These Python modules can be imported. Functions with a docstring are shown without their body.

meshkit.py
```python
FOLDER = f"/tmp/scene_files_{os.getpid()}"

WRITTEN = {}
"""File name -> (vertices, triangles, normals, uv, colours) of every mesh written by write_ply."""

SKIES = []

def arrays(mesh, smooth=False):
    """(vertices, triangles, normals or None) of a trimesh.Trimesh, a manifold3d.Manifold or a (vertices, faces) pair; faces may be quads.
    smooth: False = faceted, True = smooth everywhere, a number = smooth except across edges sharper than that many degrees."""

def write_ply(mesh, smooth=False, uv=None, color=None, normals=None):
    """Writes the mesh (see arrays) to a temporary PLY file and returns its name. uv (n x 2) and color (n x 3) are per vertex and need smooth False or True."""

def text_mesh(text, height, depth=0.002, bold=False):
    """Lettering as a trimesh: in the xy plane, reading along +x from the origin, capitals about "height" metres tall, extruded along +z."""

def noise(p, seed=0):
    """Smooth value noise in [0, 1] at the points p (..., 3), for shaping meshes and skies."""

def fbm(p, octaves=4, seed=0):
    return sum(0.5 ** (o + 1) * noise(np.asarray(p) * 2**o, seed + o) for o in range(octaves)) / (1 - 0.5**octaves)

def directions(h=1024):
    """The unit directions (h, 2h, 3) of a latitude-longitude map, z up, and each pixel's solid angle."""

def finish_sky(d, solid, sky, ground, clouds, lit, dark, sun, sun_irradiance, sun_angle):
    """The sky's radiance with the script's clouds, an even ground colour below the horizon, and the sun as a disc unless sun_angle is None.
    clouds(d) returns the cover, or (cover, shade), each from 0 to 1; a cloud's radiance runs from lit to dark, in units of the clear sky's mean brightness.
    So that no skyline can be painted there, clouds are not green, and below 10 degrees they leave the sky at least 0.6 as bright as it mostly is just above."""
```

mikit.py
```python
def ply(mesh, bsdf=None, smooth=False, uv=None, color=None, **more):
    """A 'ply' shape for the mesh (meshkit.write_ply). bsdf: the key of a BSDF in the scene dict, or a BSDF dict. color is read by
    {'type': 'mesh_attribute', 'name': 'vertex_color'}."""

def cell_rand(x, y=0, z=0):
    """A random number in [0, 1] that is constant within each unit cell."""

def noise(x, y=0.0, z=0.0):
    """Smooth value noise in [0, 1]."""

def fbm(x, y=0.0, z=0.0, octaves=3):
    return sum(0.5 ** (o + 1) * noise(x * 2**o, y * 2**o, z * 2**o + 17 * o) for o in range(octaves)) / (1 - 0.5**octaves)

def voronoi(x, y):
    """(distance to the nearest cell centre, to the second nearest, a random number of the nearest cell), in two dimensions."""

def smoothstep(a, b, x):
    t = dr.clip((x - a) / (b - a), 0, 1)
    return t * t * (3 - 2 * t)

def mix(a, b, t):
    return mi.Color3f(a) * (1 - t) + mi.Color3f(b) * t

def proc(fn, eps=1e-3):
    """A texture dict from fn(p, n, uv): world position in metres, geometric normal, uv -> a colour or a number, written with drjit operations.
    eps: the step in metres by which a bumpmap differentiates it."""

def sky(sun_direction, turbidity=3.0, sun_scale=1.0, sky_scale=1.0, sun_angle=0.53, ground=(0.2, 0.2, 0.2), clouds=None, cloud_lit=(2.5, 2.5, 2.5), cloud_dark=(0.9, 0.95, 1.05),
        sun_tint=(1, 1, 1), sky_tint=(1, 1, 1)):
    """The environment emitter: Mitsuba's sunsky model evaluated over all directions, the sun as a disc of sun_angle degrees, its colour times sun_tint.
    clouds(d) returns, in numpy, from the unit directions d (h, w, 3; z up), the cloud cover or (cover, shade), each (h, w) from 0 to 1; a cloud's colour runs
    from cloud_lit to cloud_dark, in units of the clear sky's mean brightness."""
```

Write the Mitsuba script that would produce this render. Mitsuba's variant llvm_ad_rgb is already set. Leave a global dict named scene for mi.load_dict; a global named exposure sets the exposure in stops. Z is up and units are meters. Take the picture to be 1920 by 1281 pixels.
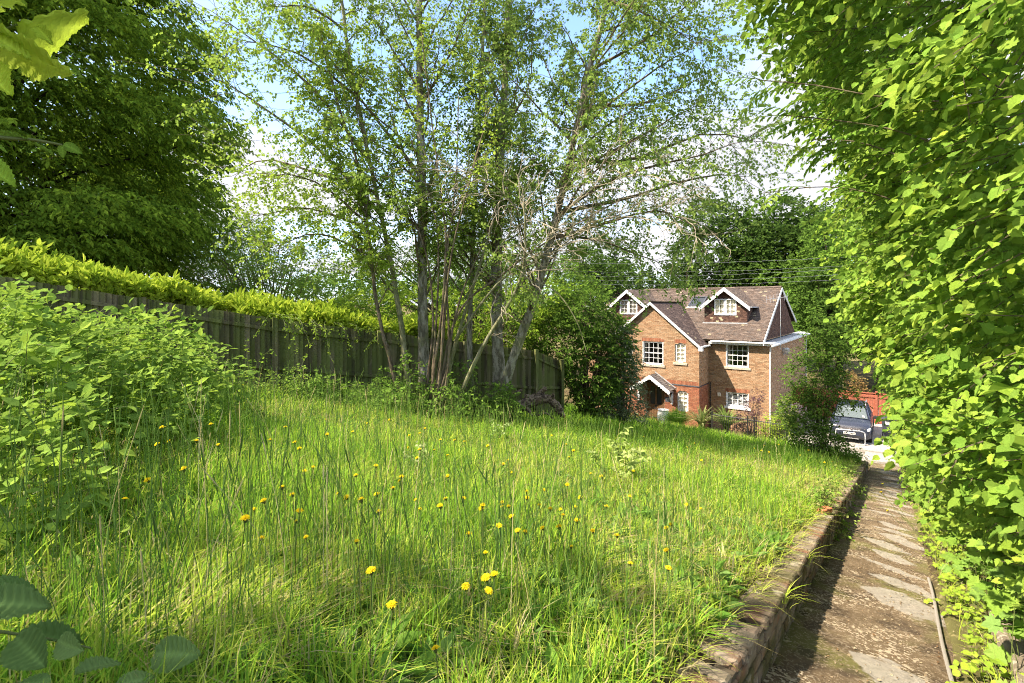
import math
import numpy as np, trimesh, drjit as dr, mitsuba as mi, mikit, meshkit, manifold3d
import shapely, shapely.geometry as sg, shapely.affinity as sa
from mikit import noise, fbm, voronoi, cell_rand, smoothstep, mix

scene, labels = {}, {}
T = mi.ScalarTransform4f
EYE = 1.6                      # height of the camera above the path; z = 0 is the path under it
FOCAL = 900.0 / 1920.0         # focal length in picture widths (about 94 degrees across)

# ------------------------------------------------------------------ camera, daylight, exposure
scene['camera'] = {'type': 'perspective', 'fov': math.degrees(2 * math.atan(0.5 / FOCAL)), 'fov_axis': 'x',
                   'near_clip': 0.05, 'far_clip': 1500.0, 'principal_point_offset_y': 0.051,
                   'to_world': T().look_at(origin=[0, 0, EYE], target=[0, 10, EYE], up=[0, 0, 1])}
SUN = np.array([-0.857, -0.28, 1.02])
SUN /= np.linalg.norm(SUN)


def clouds(d):
    el = np.clip(d[..., 2], 0.02, 1)
    p = np.stack([d[..., 0] / (el + 0.16) - 21.925, d[..., 1] / (el + 0.16) - 32.452, 0 * el], -1)
    n = meshkit.fbm(p * 1.15 + 3.7, 6, 5)
    big = meshkit.fbm(p * 0.45 + 1.3, 3, 9)
    f = 0.62 * n + 0.38 * big
    cover = np.clip((f - 0.44) / 0.13, 0, 1)
    cover = cover * cover * (3 - 2 * cover)
    shade = np.clip((meshkit.fbm(p * 1.15 + 3.95, 5, 5) - 0.5) / 0.3, 0, 1) * 0.6
    return cover, shade


scene['sky'] = mikit.sky(SUN.tolist(), turbidity=3.0, sun_scale=1.15, sky_scale=1.65, sun_angle=0.7, ground=(0.10, 0.13, 0.06), clouds=clouds,
                         cloud_lit=(0.95, 0.95, 0.99), cloud_dark=(0.62, 0.66, 0.74), sun_tint=(0.91, 0.96, 1.04), sky_tint=(1.28, 1.10, 1.06))
exposure = 3.0

# ------------------------------------------------------------------ the place's own axes: u runs down the path, v to its left
CU, SU = 0.618, 0.786
UV = np.array([[CU, SU, 0], [-SU, CU, 0], [0, 0, 1.0]])


def W(p):
    """(u, v, z) -> world."""
    return np.asarray(p, float) @ UV


def toUV(x, y):
    return CU * x + SU * y, -SU * x + CU * y


def at(px, py, Y):
    """The point that stands Y metres ahead, seen at (px, py) of the 1920 wide photograph."""
    return np.array([(px - 960) / 900.0 * Y, Y, EYE - (py - 575) / 900.0 * Y])


# ------------------------------------------------------------------ entries
def key_for(name, parent=None):
    k = name if parent is None else parent + '__' + name
    if k not in scene and k not in labels and not any_under(k):
        return k
    n = COUNT.get(k, 0)
    while True:
        n += 1
        if f'{k}_{n:03d}' not in scene and f'{k}_{n:03d}' not in labels:
            COUNT[k] = n
            return f'{k}_{n:03d}'


COUNT, USED = {}, set()


def any_under(k):
    return k in USED


def thing(name, label, cat, group=None):
    k = key_for(name)
    USED.add(k)
    labels[k] = {'label': label, 'category': cat}
    if group:
        labels[k]['group'] = group
    return k


def put(name, mesh, bsdf, parent=None, smooth=False, color=None, world=None, label=None, kind=None, uv=None):
    """One entry. mesh: (V, F) or (V, F, C) or a trimesh."""
    k = key_for(name, parent)
    USED.add(k)
    if isinstance(mesh, tuple) and len(mesh) == 3:
        color = mesh[2]
        mesh = mesh[:2]
    more = {'to_world': world} if world is not None else {}
    if color is not None and smooth not in (False, True):
        v, f, _ = meshkit.arrays(mesh)
        mesh = (v, f)
        smooth = False
    scene[k] = mikit.ply(mesh, bsdf, smooth=smooth, color=color, uv=uv, **more)
    if label or kind:
        labels[k] = {}
        if label:
            labels[k]['label'] = label
        if kind:
            labels[k]['kind'] = kind
    return k


def solo(name, mesh, bsdf, label, cat, group=None, kind=None, smooth=False, color=None):
    k = put(name, mesh, bsdf, None, smooth, color)
    labels[k] = {'label': label, 'category': cat}
    if group:
        labels[k]['group'] = group
    if kind:
        labels[k]['kind'] = kind
    return k


def setting(name, mesh, bsdf, smooth=False, color=None):
    k = put(name, mesh, bsdf, None, smooth, color)
    labels[k] = {'kind': 'structure'}
    return k


# ------------------------------------------------------------------ small mesh tools (arrays)
def join(ms):
    """Joins (V, F[, C]) tuples."""
    ms = [m for m in ms if m is not None and len(m[0])]
    at_, V, F, C = 0, [], [], []
    for m in ms:
        f = np.asarray(m[1])
        if f.shape[1] == 4:
            f = np.vstack([f[:, [0, 1, 2]], f[:, [0, 2, 3]]])
        V.append(m[0]); F.append(f + at_); at_ += len(m[0])
        if len(m) == 3:
            C.append(m[2])
    return (np.vstack(V), np.vstack(F)) + ((np.vstack(C),) if C else ())


def box(x0, x1, y0, y1, z0, z1, bevel=0.0):
    if bevel <= 0:
        v = np.array([[x, y, z] for x in (x0, x1) for y in (y0, y1) for z in (z0, z1)], float)
        f = np.array([[0, 1, 3, 2], [4, 6, 7, 5], [0, 4, 5, 1], [2, 3, 7, 6], [0, 2, 6, 4], [1, 5, 7, 3]])
        return v, np.vstack([f[:, [0, 1, 2]], f[:, [0, 2, 3]]])
    b, P = bevel, []
    for x, sx in ((x0, 1), (x1, -1)):
        for y, sy in ((y0, 1), (y1, -1)):
            for z, sz in ((z0, 1), (z1, -1)):
                P += [[x + sx * b, y + sy * b, z], [x + sx * b, y, z + sz * b], [x, y + sy * b, z + sz * b]]
    h = trimesh.convex.convex_hull(np.array(P))
    return np.array(h.vertices), np.array(h.faces)


def xf(m, M=None, uvframe=False, shift=None):
    v = np.asarray(m[0], float)
    if M is not None:
        v = v @ np.asarray(M)[:3, :3].T + np.asarray(M)[:3, 3]
    if shift is not None:
        v = v + np.asarray(shift)
    if uvframe:
        v = W(v)
    return (v,) + tuple(m[1:])


def rotz(a):
    c, s = math.cos(a), math.sin(a)
    return np.array([[c, -s, 0, 0], [s, c, 0, 0], [0, 0, 1, 0], [0, 0, 0, 1.0]])


def tm(m):
    return np.array(m.vertices), np.array(m.faces)


def extrude(poly, depth):
    ps = getattr(poly, 'geoms', [poly])
    return join([tm(trimesh.creation.extrude_polygon(p, depth, engine='earcut')) for p in ps if p.area > 1e-6])


def norm(a):
    return a / np.maximum(np.linalg.norm(a, axis=-1, keepdims=True), 1e-9)


def tubes(P, R, sides=5, color=None, caps=False):
    """Many tubes at once: P (B, n, 3), R (B, n)."""
    P, R = np.asarray(P, float), np.asarray(R, float)
    B, n = P.shape[:2]
    t = norm(np.gradient(P, axis=1))
    ref = np.where(np.abs(t[:, :1, 2:]) < 0.9, [0, 0, 1.0], [1.0, 0, 0])
    a = norm(np.cross(t, np.broadcast_to(ref, t.shape)))
    b = np.cross(t, a)
    ang = np.arange(sides) * 2 * np.pi / sides
    v = P[:, :, None] + R[:, :, None, None] * (np.cos(ang)[None, None, :, None] * a[:, :, None] + np.sin(ang)[None, None, :, None] * b[:, :, None])
    i, j = np.meshgrid(np.arange(n - 1), np.arange(sides), indexing='ij')
    q = np.stack([i * sides + j, i * sides + (j + 1) % sides, (i + 1) * sides + (j + 1) % sides, (i + 1) * sides + j], -1).reshape(-1, 4)
    if caps and sides == 4:
        q = np.vstack([q, [[3, 2, 1, 0]], [[(n - 1) * 4 + k for k in range(4)]]])
    f = (q[None] + (np.arange(B) * n * sides)[:, None, None]).reshape(-1, 4)
    f = np.vstack([f[:, [0, 1, 2]], f[:, [0, 2, 3]]])
    out = (v.reshape(-1, 3), f)
    return out


def tube(points, radii, sides=6):
    p = np.asarray(points, float)
    return tubes(p[None], np.broadcast_to(radii, (len(p),))[None], sides)


def smoothline(points, n):
    """A Catmull-Rom line through the points, n steps."""
    p = np.asarray(points, float)
    q = np.vstack([2 * p[0] - p[1], p, 2 * p[-1] - p[-2]])
    s = np.linspace(0, len(p) - 1 - 1e-6, n)
    i = s.astype(int); t = (s - i)[:, None]
    a, b, c, d = q[i], q[i + 1], q[i + 2], q[i + 3]
    return 0.5 * (2 * b + (c - a) * t + (2 * a - 5 * b + 4 * c - d) * t**2 + (3 * b - a - 3 * c + d) * t**3)


def rand_unit(rng, n):
    return norm(rng.normal(size=(n, 3)))


# ------------------------------------------------------------------ height of the ground
def path_z(u):
    return np.where(u < 27, -0.2 * u, -5.4)


def lawn_z(u, v):
    w = np.stack([u * 0.6, v * 0.6, 0 * u], -1)
    bump = (meshkit.fbm(w, 3, 3) - 0.5) * 0.10
    z = 0.33 - 0.2 * np.clip(u, -14, 60) + 0.022 * v + bump
    edge = np.clip((u - 21.0) / 4.5, 0, 1)
    low = -5.3 + 0 * u
    z = z * (1 - edge) + low * edge
    near = np.clip(1 - (v - 0.8) / 0.5, 0, 1)          # falls a little to the wall's top
    return z - 0.045 * near


def ground_z(u, v):
    u, v = np.asarray(u, float), np.asarray(v, float)
    left = lawn_z(u, v)
    right = path_z(u) + 0.03 + 0.10 * np.clip(-v - 0.62, 0, 1.5) + 0.22 * np.clip(-v - 1.2, 0, 6)
    z = np.where(v > 0.7, left, np.where(v < -0.402, right, path_z(u) - 0.15))
    z = np.where((u > 26.5) & (v <= 5.2), np.where(v < -4, right + 0.0, -5.47), z)
    far = np.clip((np.hypot(u, v) - 45) / 60, 0, 1)
    z = z * (1 - far) + (-6.0 - 0.012 * u + 0.03 * np.abs(v)) * far
    return z
# ------------------------------------------------------------------ materials
VC = {'type': 'mesh_attribute', 'name': 'vertex_color'}


def principled(color, rough=0.6, spec=0.4, **k):
    c = color if isinstance(color, dict) else {'type': 'rgb', 'value': list(color)}
    return {'type': 'twosided', 'b': {'type': 'principled', 'base_color': c, 'roughness': rough, 'specular': spec, **k}}


def bumped(b, fn, scale, eps=2e-3):
    return {'type': 'twosided', 'b': {'type': 'bumpmap', 'tex': mikit.proc(fn, eps), 'scale': scale, 'b': b['b']}}


def leafmat(trans, rough, spec_eta=1.45):
    return {'type': 'principledthin', 'base_color': VC, 'roughness': rough, 'diff_trans': trans, 'eta': spec_eta, 'spec_trans': 0.0}


scene['leaf'] = leafmat(0.72, 0.45)
scene['thin_leaf'] = leafmat(0.95, 0.5)
scene['glossy_leaf'] = leafmat(0.7, 0.30, 1.5)
scene['grass_blade'] = leafmat(0.85, 0.5)
scene['petal'] = leafmat(0.7, 0.6)
scene['vertex_matte'] = principled(VC, 0.85, 0.2)


def uvw(p):
    return p.x * CU + p.y * SU, -p.x * SU + p.y * CU, p.z


def soil(p, n, uv):
    a = fbm(p.x * 1.3, p.y * 1.3, 0, 3)
    b = fbm(p.x * 22, p.y * 22, p.z * 22, 3)
    c = mix((0.055, 0.04, 0.022), (0.10, 0.095, 0.035), smoothstep(0.35, 0.7, a))
    return mix(c, (0.20, 0.17, 0.08), smoothstep(0.52, 0.75, b))


scene['soil'] = principled(mikit.proc(soil), 0.95, 0.1)


def path_color(p, n, uv):
    u, v, _ = uvw(p)
    warp = fbm(u * 1.3, v * 2.0, 3, 3) - 0.5
    fine = fbm(u * 14, v * 14, 1, 4) - 0.5
    # worn cross ribs: bare cement shows through the moss and debris in slanting patches of uneven size
    s = (u - v * 0.55 + 0.55 * warp) / 0.62
    k = dr.floor(s)
    f = s - k
    r1, r2, r3 = cell_rand(k, 3), cell_rand(k, 9), cell_rand(k, 5)
    reach = 1 - dr.square((v + 0.06 + (r1 - 0.5) * 0.30) / (0.16 + 0.20 * r2))
    width = 0.44 * dr.maximum(reach, 0) * (0.35 + 0.75 * r3) + 0.24 * fine
    bare = smoothstep(-0.02, 0.06, width - dr.abs(f - 0.45 - 0.1 * warp)) * smoothstep(0.0, 0.08, reach + 0.6 * fine) * smoothstep(0.20, 0.24, r2)
    g = fbm(u * 34, v * 34, 7, 3)
    cement = mix((0.20, 0.18, 0.148), (0.285, 0.26, 0.218), g)
    m = fbm(u * 5, v * 5, 11, 4)
    dirt = mix((0.062, 0.044, 0.025), (0.145, 0.105, 0.063), m)
    dirt = mix(dirt, (0.105, 0.105, 0.030), smoothstep(0.45, 0.66, fbm(u * 2.3, v * 3.1, 5, 3)) * 0.75)     # moss
    dirt = mix(dirt, (0.045, 0.033, 0.022), smoothstep(0.55, 0.75, fbm(u * 7, v * 7, 15, 3)) * 0.7)
    fleck = smoothstep(0.62, 0.70, noise(u * 58, v * 58, 2)) * smoothstep(0.40, 0.60, fbm(u * 3.3, v * 3.3, 21, 3))
    dirt = mix(dirt, (0.38, 0.32, 0.23), fleck * 0.75)
    grit = smoothstep(0.56, 0.72, fbm(u * 70, v * 70, 4, 2))
    dirt = mix(dirt, (0.21, 0.165, 0.11), grit * 0.6)
    return mix(dirt, cement, bare * 0.85)


def path_height(p, n, uv):
    u, v, _ = uvw(p)
    return fbm(u * 26, v * 26, 2, 3)


scene['path_cement'] = bumped(principled(mikit.proc(path_color), 0.9, 0.2), path_height, 0.012)


def drive_color(p, n, uv):
    u, v, _ = uvw(p)
    g = fbm(u * 1.2, v * 1.2, 1, 4)
    h = fbm(u * 40, v * 40, 2, 2)
    c = mix((0.25, 0.23, 0.20), (0.37, 0.345, 0.31), g)
    return c * (0.85 + 0.3 * h)


scene['drive_cement'] = principled(mikit.proc(drive_color), 0.9, 0.2)


def bark_color(a, b, c, s=1.0, stretch=0.25):
    def fn(p, n, uv):
        g = fbm(p.x * 18 * s, p.y * 18 * s, p.z * 18 * s * stretch, 4)
        h = fbm(p.x * 5 * s, p.y * 5 * s, p.z * 4 * s, 3)
        w = fbm(p.x * 60 * s, p.y * 60 * s, p.z * 40 * s, 2)
        col = mix(a, b, smoothstep(0.35, 0.65, g))
        col = mix(col, c, smoothstep(0.55, 0.7, h) * 0.8)
        return col * (0.75 + 0.5 * w)
    return fn


def bark_height(p, n, uv):
    return fbm(p.x * 26, p.y * 26, p.z * 8, 3)


scene['bark_grey'] = bumped(principled(mikit.proc(bark_color((0.12, 0.108, 0.08), (0.33, 0.305, 0.255), (0.18, 0.185, 0.10))), 0.9, 0.2), bark_height, 0.03)
scene['bark_brown'] = principled(mikit.proc(bark_color((0.075, 0.057, 0.038), (0.19, 0.15, 0.105), (0.14, 0.13, 0.065))), 0.9, 0.2)
scene['bark_green'] = principled(mikit.proc(bark_color((0.14, 0.14, 0.07), (0.26, 0.25, 0.15), (0.20, 0.21, 0.10))), 0.85, 0.2)
scene['bark_dark'] = principled((0.035, 0.027, 0.018), 0.9, 0.15)
scene['dead_twig'] = principled((0.36, 0.31, 0.23), 0.8, 0.2)
scene['dead_wood'] = principled(mikit.proc(bark_color((0.06, 0.045, 0.032), (0.24, 0.185, 0.14), (0.13, 0.09, 0.06), 1.2, 1.0)), 0.9, 0.15)
scene['stem_green'] = principled((0.10, 0.13, 0.035), 0.6, 0.3)
scene['stem_dark'] = principled((0.06, 0.075, 0.025), 0.6, 0.3)


def fence_color(p, n, uv):
    s = p.x * 0.856 + p.y * 0.516
    b = dr.floor((s + 6.5806) / 0.1)
    g = fbm(s * 45, b * 7, p.z * 2.2, 4)
    k = cell_rand(b, 5)
    col = mix((0.11, 0.095, 0.058), (0.205, 0.178, 0.11), g)
    alg = fbm(s * 3.0, b * 2.3, p.z * 0.7, 3)
    col = mix(col, (0.118, 0.142, 0.040), smoothstep(0.30, 0.55, alg + 0.2 * (k - 0.5)) * 0.8)     # algae, in streaks
    dark = smoothstep(0.60, 0.74, fbm(s * 9, b * 1.3, p.z * 1.1, 3))
    col = col * (0.6 + 0.75 * cell_rand(b, 9))
    return mix(col, (0.045, 0.038, 0.025), dark * 0.75)


scene['fence_wood'] = principled(mikit.proc(fence_color), 0.9, 0.15)


scene['house_brick'] = principled(VC, 0.85, 0.25)
scene['mortar'] = principled((0.27, 0.235, 0.18), 0.95, 0.1)
scene['roof_tile'] = principled(VC, 0.85, 0.25)
scene['white_paint'] = principled((0.68, 0.69, 0.70), 0.4, 0.4)
scene['fascia_paint'] = principled((0.68, 0.69, 0.70), 0.4, 0.4)
scene['stone_sill'] = principled((0.46, 0.40, 0.32), 0.8, 0.2)
scene['lead'] = principled((0.34, 0.35, 0.37), 0.55, 0.4)
scene['dark_slate'] = principled((0.075, 0.08, 0.095), 0.5, 0.4)
scene['black_metal'] = principled((0.018, 0.018, 0.02), 0.45, 0.5)
scene['oak_door'] = principled(mikit.proc(lambda p, n, uv: mix((0.09, 0.045, 0.02), (0.18, 0.10, 0.05), fbm(p.x * 30, p.y * 30, p.z * 3, 3))), 0.5, 0.4)
scene['window_glass'] = {'type': 'thindielectric', 'int_ior': 1.5}
scene['dark_glass'] = principled((0.02, 0.025, 0.03), 0.06, 0.8)
scene['room_wall'] = principled((0.32, 0.30, 0.26), 0.9, 0.1)
scene['blind'] = principled((0.74, 0.69, 0.55), 0.8, 0.2)
scene['chrome'] = {'type': 'twosided', 'b': {'type': 'roughconductor', 'material': 'Cr', 'alpha': 0.15}}
scene['galvanised'] = principled((0.55, 0.56, 0.57), 0.4, 0.5, metallic=0.6)
scene['car_paint'] = principled((0.022, 0.028, 0.05), 0.25, 0.6, clearcoat=1.0, clearcoat_gloss=0.95)
scene['car_plastic'] = principled((0.025, 0.025, 0.028), 0.55, 0.4)
scene['rubber'] = principled((0.02, 0.02, 0.02), 0.8, 0.2)
scene['lamp_glass'] = principled((0.72, 0.74, 0.78), 0.12, 0.8)
scene['plate_white'] = principled((0.75, 0.75, 0.72), 0.5, 0.3)
scene['screen_glass'] = principled((0.10, 0.125, 0.125), 0.05, 0.9, clearcoat=1.0, clearcoat_gloss=1.0)
scene['bin_grey'] = principled((0.045, 0.05, 0.065), 0.5, 0.4)
scene['blue_plastic'] = principled((0.03, 0.12, 0.55), 0.4, 0.4)
scene['red_wood'] = principled(mikit.proc(lambda p, n, uv: mix((0.26, 0.075, 0.045), (0.36, 0.125, 0.075), fbm(p.x * 14, p.y * 14, p.z * 1.5, 3))), 0.75, 0.25)
scene['pot_white'] = principled((0.72, 0.70, 0.66), 0.5, 0.3)
scene['cable'] = principled((0.30, 0.31, 0.33), 0.5, 0.3)


def old_brick(p, n, uv):
    u, v, z = uvw(p)
    h = z + 0.2 * u
    r = dr.floor((h + 0.035) / 0.075)
    top = smoothstep(0.262, 0.266, h)
    i = dr.select(h > 0.265, dr.floor(u / 0.1125) + 500, dr.floor(u / 0.225 - 0.5 * (r - 2 * dr.floor(r / 2))))
    t = cell_rand(i, r, 3)
    a = fbm(u * 24, v * 24, z * 24, 3)
    b = fbm(u * 4.5, v * 4.5, z * 7, 3)
    c = mix((0.10, 0.058, 0.036), (0.22, 0.12, 0.07), a)
    c = mix(c, mix((0.10, 0.085, 0.065), (0.27, 0.235, 0.18), cell_rand(i, r, 7)), smoothstep(0.30, 0.7, t) * 0.75)
    c = mix(c, (0.17, 0.14, 0.098), smoothstep(0.40, 0.58, b) * 0.8)
    c = mix(c, (0.075, 0.07, 0.028), smoothstep(0.48, 0.66, fbm(u * 2.1, v * 3, z * 5 + 4, 3)) * 0.85)
    return mix(c, (0.30, 0.265, 0.20), smoothstep(0.60, 0.75, fbm(u * 11, v * 11, z * 11 + 9, 3)) * 0.7)


scene['wall_brick'] = principled(mikit.proc(old_brick), 0.9, 0.15)
scene['old_mortar'] = principled((0.085, 0.07, 0.048), 0.95, 0.1)
scene['loose_brick'] = principled(mikit.proc(lambda p, n, uv: mix((0.34, 0.12, 0.05), (0.50, 0.22, 0.11), fbm(p.x * 30, p.y * 30, p.z * 30, 3))), 0.9, 0.15)
scene['edging_stone'] = principled(mikit.proc(lambda p, n, uv: mix(mix((0.10, 0.08, 0.055), (0.26, 0.22, 0.16), fbm(p.x * 12, p.y * 12, p.z * 12, 4)), (0.34, 0.30, 0.23), smoothstep(0.55, 0.75, fbm(p.x * 40, p.y * 40, p.z * 40, 3)))), 0.9, 0.15)
scene['pipe_grey'] = principled((0.24, 0.22, 0.19), 0.8, 0.2)
scene['skylight_glass'] = principled((0.02, 0.025, 0.03), 0.04, 0.9, clearcoat=1.0, clearcoat_gloss=1.0)
# ------------------------------------------------------------------ ground, path, drive
def gridlines(spec):
    return np.unique(np.concatenate([np.arange(a, b, s) for a, b, s in spec]).round(4))


def sheet(us, vs, zf):
    U, V = np.meshgrid(us, vs, indexing='ij')
    Z = zf(U, V)
    n, m = U.shape
    i, j = np.meshgrid(np.arange(n - 1), np.arange(m - 1), indexing='ij')
    a = i * m + j
    q = np.stack([a, a + m, a + m + 1, a + 1], -1).reshape(-1, 4)
    v = W(np.stack([U, V, Z], -1).reshape(-1, 3))
    return v, np.vstack([q[:, [0, 1, 2]], q[:, [0, 2, 3]]])


us = gridlines([(-420, -40, 38), (-40, -8, 2), (-8, 29, 0.25), (29, 60, 1.5), (60, 700, 40)])
vs = np.unique(np.concatenate([gridlines([(-500, -30, 40), (-30, -4, 1.3), (0.75, 16, 0.28), (16, 40, 2), (40, 520, 40)]),
                               [-4.0, -3.2, -2.6, -2.1, -1.7, -1.4, -1.2, -1.0, -0.85, -0.7, -0.55, -0.44, -0.42, -0.405, -0.2, 0.2, 0.5, 0.69, 0.705, 0.74]]))
setting('ground', sheet(us, vs, ground_z), 'soil', smooth=True)


def path_top(u, v):
    w = np.stack([u * 1.6, v * 1.6, 0 * u], -1)
    return path_z(u) + (meshkit.fbm(w, 3, 8) - 0.5) * 0.035


pv = np.array([-0.40, -0.36, -0.3, -0.2, -0.1, 0, 0.1, 0.2, 0.3, 0.4, 0.5, 0.55, 0.595])
setting('path', sheet(np.arange(-4, 27.01, 0.15), pv, path_top), 'path_cement', smooth=True)
# a poured cement drive, with the raised lip where the path comes down to it
setting('driveway', sheet(np.arange(27.0, 41.1, 0.7), np.arange(-3.6, 5.0, 0.43), lambda u, v: -5.395 + 0.0 * u), 'drive_cement')
put('apron_slab', join([xf(box(27.0, 28.6, -1.0, 0.9, -5.5, -5.30, 0.02), uvframe=True), xf(box(28.45, 28.62, -1.6, 2.2, -5.39, -5.22, 0.02), uvframe=True)]), 'drive_cement')
labels['apron_slab'] = {'kind': 'structure'}

# ------------------------------------------------------------------ low brick retaining wall beside the path
rng = np.random.default_rng(11)
rw = thing('retaining_wall', 'low weathered brick retaining wall between the lawn and the sloping path', 'wall')


def shear(m):
    """(u, v, h) with h over the path -> world."""
    v = np.asarray(m[0], float).copy()
    v[:, 2] += -0.2 * v[:, 0]
    return (W(v),) + tuple(m[1:])


put('mortar_core', shear(box(-3.0, 21.0, 0.606, 0.795, -0.12, 0.285)), 'old_mortar', rw)
far_bricks = []
for row in range(4):
    for i in range(-4, 96):
        u0 = i * 0.225 + (0.1125 if row % 2 else 0)
        dv, dh, ta = rng.normal(0, 0.004), rng.normal(0, 0.003), rng.normal(0, 0.010)
        m = box(u0 + 0.006, u0 + 0.216 - 0.004 * rng.random(), 0.592 + dv, 0.702, row * 0.075 - 0.03 + dh, row * 0.075 + 0.035 + dh, 0.007)
        c, s = math.cos(ta), math.sin(ta)
        mv = m[0] - [u0 + 0.11, 0.65, 0]
        m = (np.stack([mv[:, 0] * c - mv[:, 1] * s, mv[:, 0] * s + mv[:, 1] * c, mv[:, 2]], -1) + [u0 + 0.11, 0.65, 0], m[1])
        if u0 < 8.5:
            put('brick', shear(m), 'wall_brick', rw)
        else:
            far_bricks.append(shear(m))
for i in range(-9, 190):
    u0 = i * 0.1125
    if rng.random() < 0.05:
        continue
    dv, dh = rng.normal(0, 0.004), rng.normal(0, 0.006)
    m = box(u0 + 0.006, u0 + 0.1035 - .004 * rng.random(), 0.590 + dv, 0.80 + dv, 0.272 + dh, 0.335 + dh, 0.011)
    if u0 < 9:
        put('coping_brick', shear(m), 'wall_brick', rw)
    else:
        far_bricks.append(shear(m))
put('far_bricks', join(far_bricks), 'wall_brick', rw, kind='stuff')
P = at(1556, 941, 6.55)
u_, v_ = toUV(P[0], P[1])
lb = trimesh.convex.convex_hull(box(-0.105, 0.105, -0.052, 0.052, -0.033, 0.033, 0.008)[0]).subdivide()
lbv = np.array(lb.vertices) + (meshkit.noise(np.array(lb.vertices) * 40, 3)[:, None] - 0.5) * 0.008
solo('loose_brick', xf((lbv, np.array(lb.faces)), rotz(0.5), shift=W([u_, 0.70, -0.2 * u_ + 0.372])), 'loose_brick', 'loose orange brick lying on top of the retaining wall', 'brick')

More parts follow.
